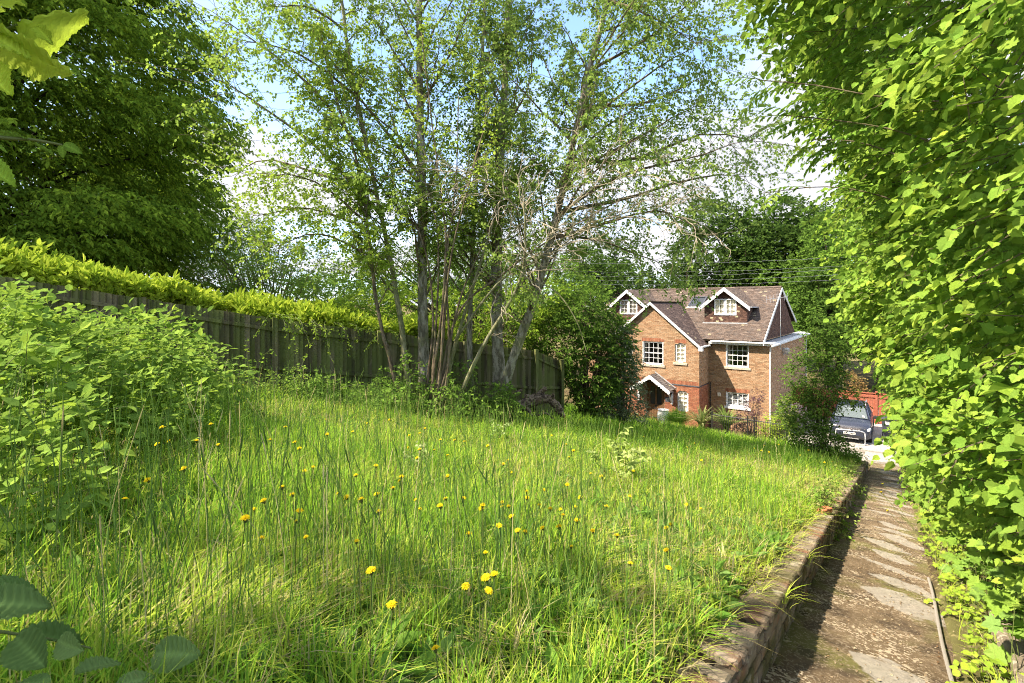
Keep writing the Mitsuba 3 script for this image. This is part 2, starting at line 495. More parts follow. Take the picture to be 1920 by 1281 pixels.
# ------------------------------------------------------------------ far side of the path: thin pipe edging and rough stone blocks
pl = [(u, -0.325 + 0.012 * math.sin(u * 1.7), float(path_z(u)) + 0.028) for u in np.linspace(2.6, 6.9, 14)]
solo('edging_pipe', tube(W(pl), 0.013, 8), 'pipe_grey', 'thin grey pipe edging laid along the right side of the path', 'pipe', smooth=True)
for i, (u0, ln, h) in enumerate([(2.3, 0.62, 0.15), (2.95, 0.66, 0.15), (3.64, 0.5, 0.14), (4.2, 0.7, 0.15), (5.0, 0.6, 0.14)]):
    b = trimesh.convex.convex_hull(box(0, ln, -0.09, 0.09, -0.12, h, 0.02)[0]).subdivide().subdivide()
    bv = np.array(b.vertices)
    bv = bv + (meshkit.fbm(bv * 9 + i * 7, 3, 2)[:, None] - 0.5) * 0.05
    solo('edging_stone', xf((bv + [u0, -0.74 + 0.02 * (i % 2), float(path_z(u0)) - 0.2 * ln / 2], np.array(b.faces)), uvframe=True), 'edging_stone',
         'rough tan stone edging block beside the path, ' + ['nearest of the row', 'second from the camera', 'third and shortest of the row', 'fourth from the camera', 'farthest of the row'][i], 'stone', 'edging stones beside the path', smooth=35)

# ------------------------------------------------------------------ close boarded fence
FA, FD = np.array([-5.44, 11.0]), np.array([0.856, 0.516]) / math.hypot(0.856, 0.516)
FN = np.array([FD[1], -FD[0]])                     # towards the lawn


def fence_ground(t):
    p = FA + FD * t
    u, v = toUV(p[0], p[1])
    return float(lawn_z(np.array(u), np.array(v)))


def fence_top(t):
    z = np.interp(t, [-8, -4.48, 0, 7.18, 8.13], [2.78, 2.15, 1.32, 0.25, -0.12])
    return float(z)


def fbox(t0, t1, d0, d1, z00, z01, z10, z11, wedge=0.0):
    """A board: from t0 to t1 along the fence, d0..d1 towards the lawn, bottom and top heights at both ends."""
    P = []
    for t, (za, zb) in ((t0, (z00, z01)), (t1, (z10, z11))):
        for d in (d0, d1 + (wedge if t == t1 else 0)):
            q = FA + FD * t + FN * d
            P += [[q[0], q[1], za], [q[0], q[1], zb]]
    v = np.array(P)
    f = np.array([[0, 2, 3, 1], [4, 5, 7, 6], [0, 1, 5, 4], [2, 6, 7, 3], [1, 3, 7, 5], [0, 4, 6, 2]])
    return v, np.vstack([f[:, [0, 1, 2]], f[:, [0, 2, 3]]])


fe = thing('garden_fence', 'weathered close boarded timber fence stained green along the lawn', 'fence')
rng = np.random.default_rng(5)
t, last = -7.6, 8.1
while t < last:
    w = 0.1
    j = rng.normal(0, 0.006)
    sl = rng.normal(0, 0.004)
    put('board', fbox(t, t + 0.108, -0.012 + sl, 0.001 + sl, fence_ground(t) + 0.03, fence_top(t) + j, fence_ground(t) + 0.03, fence_top(t + .11) + j, 0.030), 'fence_wood', fe)
    t += w
posts = [-7.2, -4.8, -2.4, 0.0, 2.39, 4.79, 7.18, 8.14]
for k, t in enumerate(posts):
    top = fence_top(t) + (0.03 if k < 6 else 0.05)
    put('post', fbox(t - 0.055, t + 0.055, 0.02, 0.13, fence_ground(t) - 0.3, top, fence_ground(t) - 0.3, top - 0.004), 'fence_wood', fe)
for a, b in zip(posts[:-1], posts[1:]):
    za, zb = fence_top(a) - 0.27, fence_top(b) - 0.27
    put('rail', fbox(a + 0.056, b - 0.056, 0.018, 0.085, za, za + 0.075, zb, zb + 0.075), 'fence_wood', fe)
    za, zb = (fence_top(a) - 1.16, fence_top(b) - 1.16) if b < 8 else (fence_top(a) - 1.16, fence_top(a) - 1.24)
    put('rail', fbox(a + 0.056, b - 0.056, 0.018, 0.085, za, za + 0.075, zb, zb + 0.075), 'fence_wood', fe)
# ------------------------------------------------------------------ the brick house (axes u, v, z; front faces -u)
rng = np.random.default_rng(21)
E = EYE
FLOOR = -5.3
UM, UG, UB = 28.7, 27.0, 39.6            # main front wall, gable wing front, back wall
VR, VL = 5.06, 16.3                       # right and left ends
WG0, WG1 = 8.19, 13.6                     # gable wing
WING_EAVE, WING_APEX = -2.12 + E, 0.18 + E
ho = thing('brick_house', 'orange brick house with brown tiled roof, dormers and a front gable', 'house')


def window_list():
    # wall, v0, v1, z0, z1, columns, rows, sash, blind
    return [('M', 6.05, 7.23, -3.36 + E, -2.09 + E, 4, 4, True, None),
            ('M', 6.05, 7.23, -5.58 + E, -4.78 + E, 4, 2, False, 'slats'),
            ('G', 10.18, 11.42, -3.36 + E, -2.03 + E, 4, 4, True, None),
            ('G', 8.92, 9.51, -3.14 + E, -2.05 + E, 2, 4, True, 'blind'),
            ('G', 12.07, 12.58, -3.14 + E, -2.03 + E, 2, 4, True, None),
            ('G', 8.78, 9.38, -5.85 + E, -4.73 + E, 2, 4, True, 'blind')]


def rect(a0, a1, b0, b1):
    return sg.box(a0, b0, a1, b1)


DOOR = (10.12, 11.2, FLOOR, -4.42 + E)
main_poly = rect(VR, WG0, FLOOR - .3, -2.05 + E).union(rect(WG1, VL, FLOOR - .3, -2.05 + E))
gable_poly = sg.Polygon([(WG0, FLOOR - .3), (WG1, FLOOR - .3), (WG1, WING_EAVE), ((WG0 + WG1) / 2, WING_APEX), (WG0, WING_EAVE)])
holes_m = [rect(w[1], w[2], w[3], w[4]) for w in window_list() if w[0] == 'M']
holes_g = [rect(w[1], w[2], w[3], w[4]) for w in window_list() if w[0] == 'G'] + [rect(*DOOR)]
main_open = main_poly.difference(shapely.union_all(holes_m))
gable_open = gable_poly.difference(shapely.union_all(holes_g))


def wall_on(poly, u0, depth):
    """Extrudes a (v, z) outline from u0 to u0 + depth."""
    v, f = extrude(poly, depth)
    q = np.stack([v[:, 2] + u0, v[:, 0], v[:, 1]], -1)
    return q, f


def side_on(poly, v0, depth):
    """Extrudes a (u, z) outline from v0 to v0 + depth."""
    v, f = extrude(poly, depth)
    return np.stack([v[:, 0], v[:, 2] + v0, v[:, 1]], -1), f[:, ::-1]


side_poly = rect(UM + 0.2505, 43.0, FLOOR - .3, -2.05 + E)
put('wall', xf(join([wall_on(main_open, UM, 0.25), wall_on(gable_open, UG, 0.25)]), uvframe=True), 'mortar', ho)
put('wall', xf(join([side_on(rect(UG + 0.2505, UM - 0.001, FLOOR - .3, WING_EAVE), WG0, 0.25), side_on(rect(UG + 0.2505, UM - 0.001, FLOOR - .3, WING_EAVE), WG1 - 0.25, 0.25)]), uvframe=True), 'mortar', ho)
put('wall', xf(join([side_on(side_poly, VR, 0.25), side_on(rect(UM + 0.2505, 43.0, FLOOR - .3, -2.05 + E), VL - 0.25, 0.25),
                     wall_on(rect(VR, VL, FLOOR - .3, -2.05 + E), 43.0, 0.25)]), uvframe=True), 'mortar', ho)

ORANGE = np.array([[0.35, 0.22, 0.13], [0.335, 0.205, 0.118], [0.365, 0.235, 0.14], [0.31, 0.178, 0.10], [0.38, 0.255, 0.158]])
RED = np.array([[0.29, 0.112, 0.062], [0.26, 0.098, 0.056], [0.31, 0.135, 0.075]])


def brickwork(poly, x0, x1, z0, z1, palette, soldiers=(), split=None):
    """Stretcher bond inside an outline: quads with depth. Returns boxes in (a, z, out) with colours; out is proud of the wall."""
    A, C = [], []
    prep = shapely.prepared.prep(poly)
    for r in range(int((z1 - z0) / 0.075) + 1):
        zb = z0 + r * 0.075
        for k in range(int((x1 - x0) / 0.225) + 2):
            a = x0 + k * 0.225 - (0.1125 if r % 2 else 0)
            b = sg.box(a + 0.005, zb + 0.005, a + 0.220, zb + 0.070)
            if not prep.intersects(b):
                continue
            if not prep.contains(b):
                g = b.intersection(poly)
                if g.area < 0.002:
                    continue
                bx = g.bounds
            else:
                bx = b.bounds
            A.append(bx)
            pal = palette if split is None or zb > split else RED
            C.append(pal[rng.integers(len(pal))] * (0.9 + 0.2 * rng.random()) * (1 if rng.random() > 0.05 else 0.75))
    for (a0, a1, zb, h) in soldiers:
        n = max(1, int(round((a1 - a0) / 0.075)))
        for k in range(n):
            A.append((a0 + k * 0.075 + 0.005, zb + 0.005, a0 + k * 0.075 + 0.07, zb + h - 0.005))
            C.append(RED[rng.integers(3)] * (0.85 + 0.3 * rng.random()))
    A, C = np.array(A), np.array(C)
    n = len(A)
    out = 0.008 + 0.003 * rng.random(n)
    base = np.zeros((n, 8, 3))
    for i, (cx, cz, o) in enumerate([(0, 1, 0), (2, 1, 0), (2, 3, 0), (0, 3, 0), (0, 1, 1), (2, 1, 1), (2, 3, 1), (0, 3, 1)]):
        base[:, i, 0], base[:, i, 1], base[:, i, 2] = A[:, cx], A[:, cz], o * out
    q = np.array([[4, 5, 6, 7], [0, 1, 5, 4], [1, 2, 6, 5], [2, 3, 7, 6], [3, 0, 4, 7]])
    f = (q[None] + (np.arange(n) * 8)[:, None, None]).reshape(-1, 4)
    return base.reshape(-1, 3), np.vstack([f[:, [0, 1, 2]], f[:, [0, 2, 3]]]), np.repeat(C, 8, 0)


def place_bricks(b, face):
    v, f, c = b
    if face == 'M':
        q = np.stack([UM - v[:, 2], v[:, 0], v[:, 1]], -1)
    elif face == 'G':
        q = np.stack([UG - v[:, 2], v[:, 0], v[:, 1]], -1)
    elif face == 'R':                     # return of the wing, faces -v
        q = np.stack([v[:, 0], WG0 - v[:, 2], v[:, 1]], -1)
    else:
        q = np.stack([v[:, 0], VR - v[:, 2], v[:, 1]], -1)
    return W(q), f, c


STR = -4.42 + E
sol_m = [(6.0, 7.28, -4.775 + E, 0.215)]
sol_g = [(10.13, 11.47, -2.025 + E, 0.215), (8.87, 9.56, -2.045 + E, 0.215), (12.02, 12.63, -2.025 + E, 0.215), (8.73, 9.43, -4.725 + E, 0.2),
         (WG0, 10.0, STR + 0.06, 0.215), (11.3, WG1, STR + 0.06, 0.215)]


def minus(poly, sol):
    return poly.difference(shapely.union_all([rect(a, b, z, z + h) for a, b, z, h in sol]))


put('bricks', place_bricks(brickwork(minus(main_open, sol_m), VR, VL, FLOOR - .3, -2.05 + E, ORANGE, sol_m), 'M'), 'house_brick', ho, kind='stuff')
put('bricks', place_bricks(brickwork(minus(gable_open, sol_g + [(WG0, WG1, STR, 0.055)]), WG0, WG1, FLOOR - .3, WING_APEX, ORANGE, sol_g, split=STR), 'G'), 'house_brick', ho, kind='stuff')
put('bricks', place_bricks(brickwork(rect(UG, UM, FLOOR - .3, WING_EAVE), UG, UM, FLOOR - .3, WING_EAVE, ORANGE, split=STR), 'R'), 'house_brick', ho, kind='stuff')
put('bricks', place_bricks(brickwork(rect(UM, 43.0, FLOOR - .3, -2.05 + E), UM, 43.0, FLOOR - .3, -2.05 + E, ORANGE), 'S'), 'house_brick', ho, kind='stuff')
put('string_course', xf(join([box(UG - 0.04, UG, WG0 - 0.03, WG1, STR, STR + 0.05), box(UG, UM, WG0 - 0.03, WG0, STR, STR + 0.05)]), uvframe=True), 'dark_slate', ho)

# ---- windows: white frames with glazing bars, panes as sheets, sills
for (wall, v0, v1, z0, z1, nc, nr, sash, bl) in window_list():
    u0 = (UM if wall == 'M' else UG) + 0.05
    fr = [box(u0, u0 + 0.07, v0, v0 + 0.075, z0, z1), box(u0, u0 + 0.07, v1 - 0.075, v1, z0, z1),
          box(u0, u0 + 0.07, v0 + 0.075, v1 - 0.075, z1 - 0.075, z1), box(u0 - 0.02, u0 + 0.07, v0 + 0.075, v1 - 0.075, z0, z0 + 0.09)]
    if wall == 'M' or v1 - v0 > 1:
        fr.append(box(UM - 0.03 if wall == 'M' else UG - 0.03, u0, v0, v0 + 0.04, z0, z1))
        fr.append(box(UM - 0.03 if wall == 'M' else UG - 0.03, u0, v1 - 0.04, v1, z0, z1))
    iv0, iv1, iz0, iz1 = v0 + 0.075, v1 - 0.075, z0 + 0.09, z1 - 0.075
    for c in range(1, nc):
        vc = iv0 + (iv1 - iv0) * c / nc
        h = 0.03 if (nc == 4 and c == 2 and not sash) else 0.012
        fr.append(box(u0 + 0.012, u0 + 0.06, vc - h, vc + h, iz0, iz1))
    for r in range(1, nr):
        zc = iz0 + (iz1 - iz0) * r / nr
        h = 0.026 if (sash and r == nr // 2) else 0.012
        fr.append(box(u0 + 0.014, u0 + 0.058, iv0, iv1, zc - h, zc + h))
    w = put('window', xf(join(fr), uvframe=True), 'white_paint', ho)
    for c in range(nc):
        for r in range(nr):
            a0, a1 = iv0 + (iv1 - iv0) * c / nc, iv0 + (iv1 - iv0) * (c + 1) / nc
            b0, b1 = iz0 + (iz1 - iz0) * r / nr, iz0 + (iz1 - iz0) * (r + 1) / nr
            tl = rng.normal(0, 0.0025, 2)
            q = np.array([[u0 + 0.035 - tl[0], a0, b0], [u0 + 0.035 + tl[0], a1, b0], [u0 + 0.035 + tl[1], a1, b1], [u0 + 0.035 + tl[1] - 2 * tl[0], a0, b1]])
            put('pane', (W(q), np.array([[0, 2, 1], [0, 3, 2]])), 'window_glass', w)
    if z0 > -4.5 + E or wall == 'M':
        ws = put('sill', xf(box((UM if wall == 'M' else UG) - 0.07, u0, v0 - 0.10, v1 + 0.10, z0 - 0.13, z0 - 0.002, 0.01), uvframe=True), 'stone_sill' if z0 > -4.5 + E else 'white_paint', ho)
    if bl == 'blind':
        put('blind', xf(box(u0 + 0.11, u0 + 0.12, v0, v1, z0, z1), uvframe=True), 'blind', ho)
    elif bl == 'slats':
        put('blind', xf(join([box(u0 + 0.10, u0 + 0.14, v0, v1, z, z + 0.035) for z in np.arange(z0, z1, 0.075)]), uvframe=True), 'white_paint', ho)
    else:
        put('curtain', xf(join([box(u0 + 0.16, u0 + 0.2, v0 + 0.02, v0 + 0.16, z0, z1), box(u0 + 0.16, u0 + 0.2, v1 - 0.16, v1 - 0.02, z0, z1)]), uvframe=True), 'room_wall', ho)
put('inner_wall', xf(join([box(31.5, 31.6, VR + 0.3, VL - 0.3, FLOOR, -2.1 + E), box(UM + 0.3, 31.5, VR + 0.3, VL - 0.3, -4.42 + E, -4.3 + E)]), uvframe=True), 'room_wall', ho)

# ---- roofs of single tiles
TILE = np.array([[0.112, 0.085, 0.070], [0.130, 0.098, 0.081], [0.098, 0.074, 0.062], [0.145, 0.112, 0.092], [0.116, 0.084, 0.066], [0.102, 0.083, 0.073]])
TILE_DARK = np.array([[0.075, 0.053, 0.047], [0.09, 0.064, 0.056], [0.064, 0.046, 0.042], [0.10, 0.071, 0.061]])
HANG = np.array([[0.088, 0.047, 0.036], [0.108, 0.058, 0.043], [0.07, 0.039, 0.031], [0.125, 0.073, 0.053]])


def tiles(o, ax, up, length, height, outline=None, pal=TILE, tw=0.165, gauge=0.10, thick=0.016, tilt=0.013, lichen=0.02):
    """Rows of plain tiles from the corner o along ax and up the slope; outline (a, b) is a shapely polygon."""
    ax, up, o = np.array(ax, float), np.array(up, float), np.array(o, float)
    nn = np.cross(ax, up)
    R, K = int(math.ceil(height / gauge)), int(math.ceil(length / tw)) + 1
    r, k = np.meshgrid(np.arange(R), np.arange(K), indexing='ij')
    a0 = (k * tw - (r % 2) * tw / 2).ravel() + 0.002
    b0 = (r * gauge).ravel()
    a1, b1 = a0 + tw - 0.004, b0 + gauge * 1.12
    keep = (a1 > 0.01) & (a0 < length - 0.01)
    a0, a1, b0, b1 = (x[keep] for x in (a0, a1, b0, b1))
    a0, a1, b1 = np.maximum(a0, 0), np.minimum(a1, length), np.minimum(b1, height)
    if outline is not None:
        inside = shapely.contains_xy(outline, (a0 + a1) / 2, b0 + 0.05)
        a0, a1, b0, b1 = (x[inside] for x in (a0, a1, b0, b1))
    n = len(a0)
    lift = tilt + rng.normal(0, 0.0025, n)
    V = np.zeros((n, 6, 3))
    for i, (a, b, h) in enumerate([(a0, b0, lift), (a1, b0, lift + rng.normal(0, 0.002, n)), (a1, b1, 0 * a0 + 0.001), (a0, b1, 0 * a0 + 0.001), (a0, b0, lift - thick), (a1, b0, lift - thick)]):
        V[:, i] = o + a[:, None] * ax + b[:, None] * up + h[:, None] * nn
    f = np.array([[0, 1, 2], [0, 2, 3], [4, 5, 1], [4, 1, 0], [5, 2, 1], [4, 0, 3]])
    F = (f[None] + (np.arange(n) * 6)[:, None, None]).reshape(-1, 3)
    C = pal[rng.integers(len(pal), size=n)] * (0.8 + 0.4 * rng.random((n, 1)))
    li = rng.random(n) < lichen
    C[li] = [0.34, 0.30, 0.19]
    return W(V.reshape(-1, 3)), F, np.repeat(C, 6, 0)


EU, EZ, RU, RZ = 28.3, -1.85 + E, 33.9, 1.22 + E     # eave and ridge of the main roof
slope = np.array([RU - EU, 0, RZ - EZ]); SL = np.linalg.norm(slope); slope = slope / SL
VRR = 5.28                                            # tile-hung gable end stands back from the wall


def slab(p0, p1, p2, p3, t):
    """A slab under the four corners, t thick."""
    P = np.array([p0, p1, p2, p3], float)
    nn = norm(np.cross(P[1] - P[0], P[3] - P[0]))
    nn, t = nn * np.sign(nn[2]), abs(t)
    v = np.vstack([P - nn * 0.004, P - nn * t])
    f = np.array([[0, 1, 2, 3], [7, 6, 5, 4], [0, 4, 5, 1], [1, 5, 6, 2], [2, 6, 7, 3], [3, 7, 4, 0]])
    return v, np.vstack([f[:, [0, 1, 2]], f[:, [0, 2, 3]]])


BU, BZ = 39.6, -0.95 + E
roof = put('roof', xf(join([slab([EU, VRR, EZ], [EU, VL + .1, EZ], [RU, VL + .1, RZ], [RU, VRR, RZ], 0.12), slab([RU, VRR, RZ], [RU, VL + .1, RZ], [BU, VL + .1, BZ], [BU, VRR, BZ], 0.12)]), uvframe=True), 'bark_dark', ho)
main_len = VL + 0.1 - VRR
# the part of the slope under the wing's roof and inside the dormers is left bare
put('tiles', tiles([EU, VL + .1, EZ], [0, -1, 0], slope, main_len, SL), 'roof_tile', roof, kind='stuff')
ridge = []
for k in range(int(main_len / 0.3) + 1):
    v0 = VRR + k * 0.3
    a = np.linspace(0, math.pi, 7)
    prof = np.stack([np.cos(a) * 0.12, 0 * a, np.sin(a) * 0.10], -1)
    P = np.vstack([prof + [RU, v0, RZ - 0.02], prof + [RU, min(v0 + 0.295, VL + .1), RZ - 0.02]])
    q = np.array([[i, i + 1, i + 8, i + 7] for i in range(6)])
    ridge.append((W(P), np.vstack([q[:, [0, 1, 2]], q[:, [0, 2, 3]]]), np.repeat(TILE[k % 6][None] * (0.8 + 0.4 * rng.random()), 14, 0)))
put('ridge_tiles', join(ridge), 'roof_tile', roof, kind='stuff')
# tile-hung gable end and white bargeboards
gz = EZ + 0.02
put('gable_end', xf(side_on(sg.Polygon([(EU + 0.15, gz), (RU, RZ - 0.12), (BU - 0.1, gz)]), VRR + 0.06, 0.1), uvframe=True), 'bark_dark', ho)
put('hung_tiles', tiles([EU + .15, VRR + 0.055, gz], [1, 0, 0], [0, 0, 1], BU - EU, RZ - gz, sg.Polygon([(0, 0), (BU - EU - .25, 0), (RU - EU - .15, RZ - gz - .12)]), HANG, lichen=0), 'roof_tile', ho, kind='stuff')


def barge(p, q, h=0.2, t=0.04, name='bargeboard', mat='white_paint', along='u'):
    """A board under the line p-q (in u, v, z), h deep, t thick across."""
    p, q = np.array(p, float), np.array(q, float)
    d = np.array([0, t, 0]) if along == 'u' else np.array([t, 0, 0])
    P = [p, q, q - [0, 0, h], p - [0, 0, h]]
    v = np.vstack([P, np.array(P) + d])
    f = np.array([[3, 2, 1, 0], [4, 5, 6, 7], [0, 1, 5, 4], [1, 2, 6, 5], [2, 3, 7, 6], [3, 0, 4, 7]])
    return put(name, xf((v, np.vstack([f[:, [0, 1, 2]], f[:, [0, 2, 3]]])), uvframe=True), mat, ho)


barge([EU - .02, VRR - 0.05, EZ - .03], [RU, VRR - 0.05, RZ - 0.02])
barge([RU, VRR - 0.05, RZ - 0.02], [BU, VRR - 0.05, BZ])
# flat lead roof over the side wall, its fascia, the gutter and down pipes
put('flat_roof', xf(box(UM - 0.1, 43.1, VR - 0.12, VRR + 0.3, -2.04 + E, -1.93 + E), uvframe=True), 'lead', ho)
put('fascia', xf(box(UM + 0.05, 43.2, VR - 0.17, VR - 0.125, -2.18 + E, -1.95 + E), uvframe=True), 'fascia_paint', ho)
put('fascia', xf(join([box(EU + 0.08, EU + 0.12, VR - 0.1, WG0 - 0.1, EZ - 0.24, EZ - 0.03), box(EU + 0.08, EU + 0.12, WG1 + 0.1, VL, EZ - 0.24, EZ - 0.03)]), uvframe=True), 'fascia_paint', ho)
put('gutter', xf(join([box(EU - 0.03, EU + 0.078, VR - 0.2, WG0 - 0.22, EZ - 0.14, EZ - 0.05, 0.02), box(UG - 0.2, EU - 0.035, WG0 - 0.26, WG0 - 0.15, WING_EAVE - 0.12, WING_EAVE - 0.03, 0.02),
                       box(EU, 43.2, VR - 0.28, VR - 0.172, -2.14 + E, -2.04 + E, 0.02)]), uvframe=True), 'fascia_paint', ho)
for (uu, vv) in ((UM - 0.06, VR - 0.06), (42.6, VR - 0.06)):
    put('down_pipe', tube(W([[uu, vv, FLOOR], [uu, vv, -2.5 + E], [uu, vv - 0.02, -2.15 + E]]), 0.04, 10), 'fascia_paint', ho, smooth=True)
put('down_pipe', tube(W([[UM - 0.05, WG0 - 0.12, FLOOR], [UM - 0.05, WG0 - 0.12, STR + 0.1]]), 0.03, 8), 'black_metal', ho, smooth=True)
# gable wing roof
wa = (WG0 + WG1) / 2
HW = (WG1 - WG0) / 2 + 0.22
wz0 = WING_EAVE - 0.22 * (WING_APEX - WING_EAVE) / ((WG1 - WG0) / 2) + 0.07
wz1 = WING_APEX + 0.10
wup = np.array([0, HW, wz1 - wz0]); WL = np.linalg.norm(wup); wup = wup / WL
UE = 33.0
wroof = put('wing_roof', xf(join([slab([UG - .22, wa - HW, wz0], [UG - .22, wa, wz1], [UE, wa, wz1], [UE, wa - HW, wz0], -0.10), slab([UG - .22, wa + HW, wz0], [UG - .22, wa, wz1], [UE, wa, wz1], [UE, wa + HW, wz0], 0.10)]), uvframe=True), 'bark_dark', ho)
# where the main slope rises through the wing's roof its tiles stop: z of the main slope at u
ucut = lambda z: EU + (z - EZ) / (RZ - EZ) * (RU - EU)
oc = sg.Polygon([(0, 0), (ucut(wz0) - UG + .22 + .25, 0), (ucut(wz1) - UG + .22 + .25, WL), (0, WL)])
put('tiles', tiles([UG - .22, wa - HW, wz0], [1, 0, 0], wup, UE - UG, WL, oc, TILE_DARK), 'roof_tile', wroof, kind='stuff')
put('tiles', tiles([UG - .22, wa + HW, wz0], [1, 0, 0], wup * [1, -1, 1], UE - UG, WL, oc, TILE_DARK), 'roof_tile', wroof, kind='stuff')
rl = ucut(wz1) - (UG - .22) + 0.1
put('ridge_tiles', xf(join([box(UG - .22 + k * .3, UG - .22 + k * .3 + .295, wa - 0.09, wa + 0.09, wz1 - 0.04, wz1 + 0.05, 0.03) for k in range(int(rl / .3))]), uvframe=True), 'bark_dark', wroof, kind='stuff')
for s in (-1, 1):
    barge([UG - .25, wa + s * (HW + .02), wz0 - .02], [UG - .25, wa, wz1 - .0], 0.17, 0.03, along='v')
put('soffit_box', xf(box(UG - .245, UG - 0.01, WG0 - .24, WG0 - .02, wz0 - .18, wz0 - .03), uvframe=True), 'white_paint', ho)

# ---- dormers
DS = (RZ - EZ) / (RU - EU)


def roof_z(u):
    return EZ + (u - EU) * DS


for n_, (v0, v1) in enumerate([(6.42, 8.79), (12.5, 14.87)]):
    ud = 30.0
    zb, ze = roof_z(ud), 0.12 + E
    mid = (v0 + v1) / 2
    za = 1.02 + E
    face = sg.Polygon([(v0, zb), (v1, zb), (v1, ze), (mid, za), (v0, ze)])
    wv0, wv1, wz_0, wz_1 = mid - 0.62, mid + 0.62, -0.50 + E, 0.46 + E
    face = face.difference(rect(wv0, wv1, wz_0, wz_1))
    d = put('dormer', xf(wall_on(face, ud, 0.1), uvframe=True), 'bark_dark', ho)
    t1 = tiles([ud, v1, zb], [0, -1, 0], [0, 0, 1], v1 - v0, za - zb, sa.scale(sa.translate(face, -v1, -zb), -1, 1, origin=(0, 0)), HANG, lichen=0.05)
    cheek = sg.Polygon([(0, 0), (ucut(ze) - ud, ze - zb), (0, ze - zb)])
    t2 = tiles([ud, v0, zb], [1, 0, 0], [0, 0, 1], 4, ze - zb, cheek, HANG, lichen=0)
    t3 = tiles([ud, v1, zb], [1, 0, 0], [0, 0, 1], 4, ze - zb, cheek, HANG, lichen=0)
    put('hung_tiles', join([t1, t2, (t3[0], t3[1][:, ::-1], t3[2])]), 'roof_tile', d, kind='stuff')
    put('cheek', xf(join([side_on(sg.Polygon([(ud + 0.101, zb), (ucut(ze), ze), (ud + 0.101, ze)]), v0 + 0.003, 0.08), side_on(sg.Polygon([(ud + 0.101, zb), (ucut(ze), ze), (ud + 0.101, ze)]), v1 - 0.083, 0.08)]), uvframe=True), 'bark_dark', d)
    fr = [box(ud - 0.03, ud + 0.06, wv0, wv0 + 0.07, wz_0, wz_1), box(ud - 0.03, ud + 0.06, wv1 - 0.07, wv1, wz_0, wz_1), box(ud - 0.03, ud + 0.06, wv0 + .07, wv1 - .07, wz_1 - 0.07, wz_1),
          box(ud - 0.05, ud + 0.06, wv0 + .07, wv1 - .07, wz_0, wz_0 + 0.09), box(ud - 0.03, ud + 0.06, mid - 0.075, mid + 0.075, wz_0 + 0.09, wz_1 - .07)]
    for s0, s1 in ((wv0 + .07, mid - .075), (mid + .075, wv1 - .07)):
        for r in (1, 2):
            zc = wz_0 + 0.09 + (wz_1 - wz_0 - .16) * r / 3
            fr.append(box(ud, ud + 0.04, s0, s1, zc - .011, zc + .011))
        fr.append(box(ud + 0.002, ud + 0.038, (s0 + s1) / 2 - .011, (s0 + s1) / 2 + .011, wz_0 + .09, wz_1 - .07))
    w = put('window_frame', xf(join(fr), uvframe=True), 'white_paint', d)
    for s0, s1 in ((wv0 + .07, mid - .075), (mid + .075, wv1 - .07)):
        put('pane', (W(np.array([[ud + .02, s0, wz_0 + .09], [ud + .02, s1, wz_0 + .09], [ud + .023, s1, wz_1 - .07], [ud + .023, s0, wz_1 - .07]])), np.array([[0, 2, 1], [0, 3, 2]])), 'window_glass', d)
    put('blind', xf(join([box(ud + .12, ud + .13, wv0 + k * .31 + .02, wv0 + k * .31 + .29, wz_0, wz_1) for k in range(4)]), uvframe=True), 'blind' if n_ == 0 else 'room_wall', d)
    put('flashing', xf(join([box(ud - 0.16, ud - 0.02, v0 - .05, v1 + .05, zb - 0.075, zb - 0.012)]), uvframe=True), 'lead', d)
    # its little gabled roof
    hw, z0_, z1_ = (v1 - v0) / 2 + 0.2, ze - 0.11, za + 0.13
    du = np.array([0, hw, z1_ - z0_]); dl = np.linalg.norm(du); du = du / dl
    ur = min(ucut(z1_) + .1, RU + 0.3)
    dr_ = put('dormer_roof', xf(join([slab([ud - .3, mid - hw, z0_], [ud - .3, mid, z1_], [ur, mid, z1_], [ucut(z0_) + .1, mid - hw, z0_], -0.08), slab([ud - .3, mid + hw, z0_], [ud - .3, mid, z1_], [ur, mid, z1_], [ucut(z0_) + .1, mid + hw, z0_], 0.08)]), uvframe=True), 'bark_dark', ho)
    oc2 = sg.Polygon([(0, 0), (ucut(z0_) - ud + .5, 0), (ur - ud + .3, dl), (0, dl)])
    put('tiles', join([tiles([ud - .3, mid - hw, z0_], [1, 0, 0], du, ur - ud + .3, dl, oc2, TILE), tiles([ud - .3, mid + hw, z0_], [1, 0, 0], du * [1, -1, 1], ur - ud + .3, dl, oc2, TILE)]), 'roof_tile', dr_, kind='stuff')
    for s in (-1, 1):
        barge([ud - .34, mid + s * (hw + .02), z0_ - .03], [ud - .34, mid, z1_ - .01], 0.23, 0.04, along='v')
    put('gutter', xf(box(ud - .25, ucut(z0_), v0 - .29, v0 - .2, z0_ - .08, z0_ + .0), uvframe=True), 'lead', d)
# ---- skylight
su, sv = 32.2, 9.85
sk = []
c0 = np.array([su, sv, roof_z(su)])
nrm = np.cross([0, -1, 0], slope)
A, B = np.array([0, -1.0, 0]), slope


def onroof(a0, a1, b0, b1, h0, h1):
    v, f = box(a0, a1, b0, b1, h0, h1)
    return c0 + v[:, :1] * A + v[:, 1:2] * B + v[:, 2:] * nrm, f


put('skylight', xf(join([onroof(-.46, .46, -.62, -.54, 0, .1), onroof(-.46, .46, .54, .62, 0, .1), onroof(-.46, -.38, -.54, .54, 0, .1), onroof(.38, .46, -.54, .54, 0, .1)]), uvframe=True), 'dark_slate', ho)
put('skylight_pane', xf(onroof(-.38, .38, -.54, .54, .03, .06), uvframe=True), 'skylight_glass', ho)
put('skylight_flashing', xf(onroof(-.52, .52, -.80, -.63, .018, .03), uvframe=True), 'lead', ho)

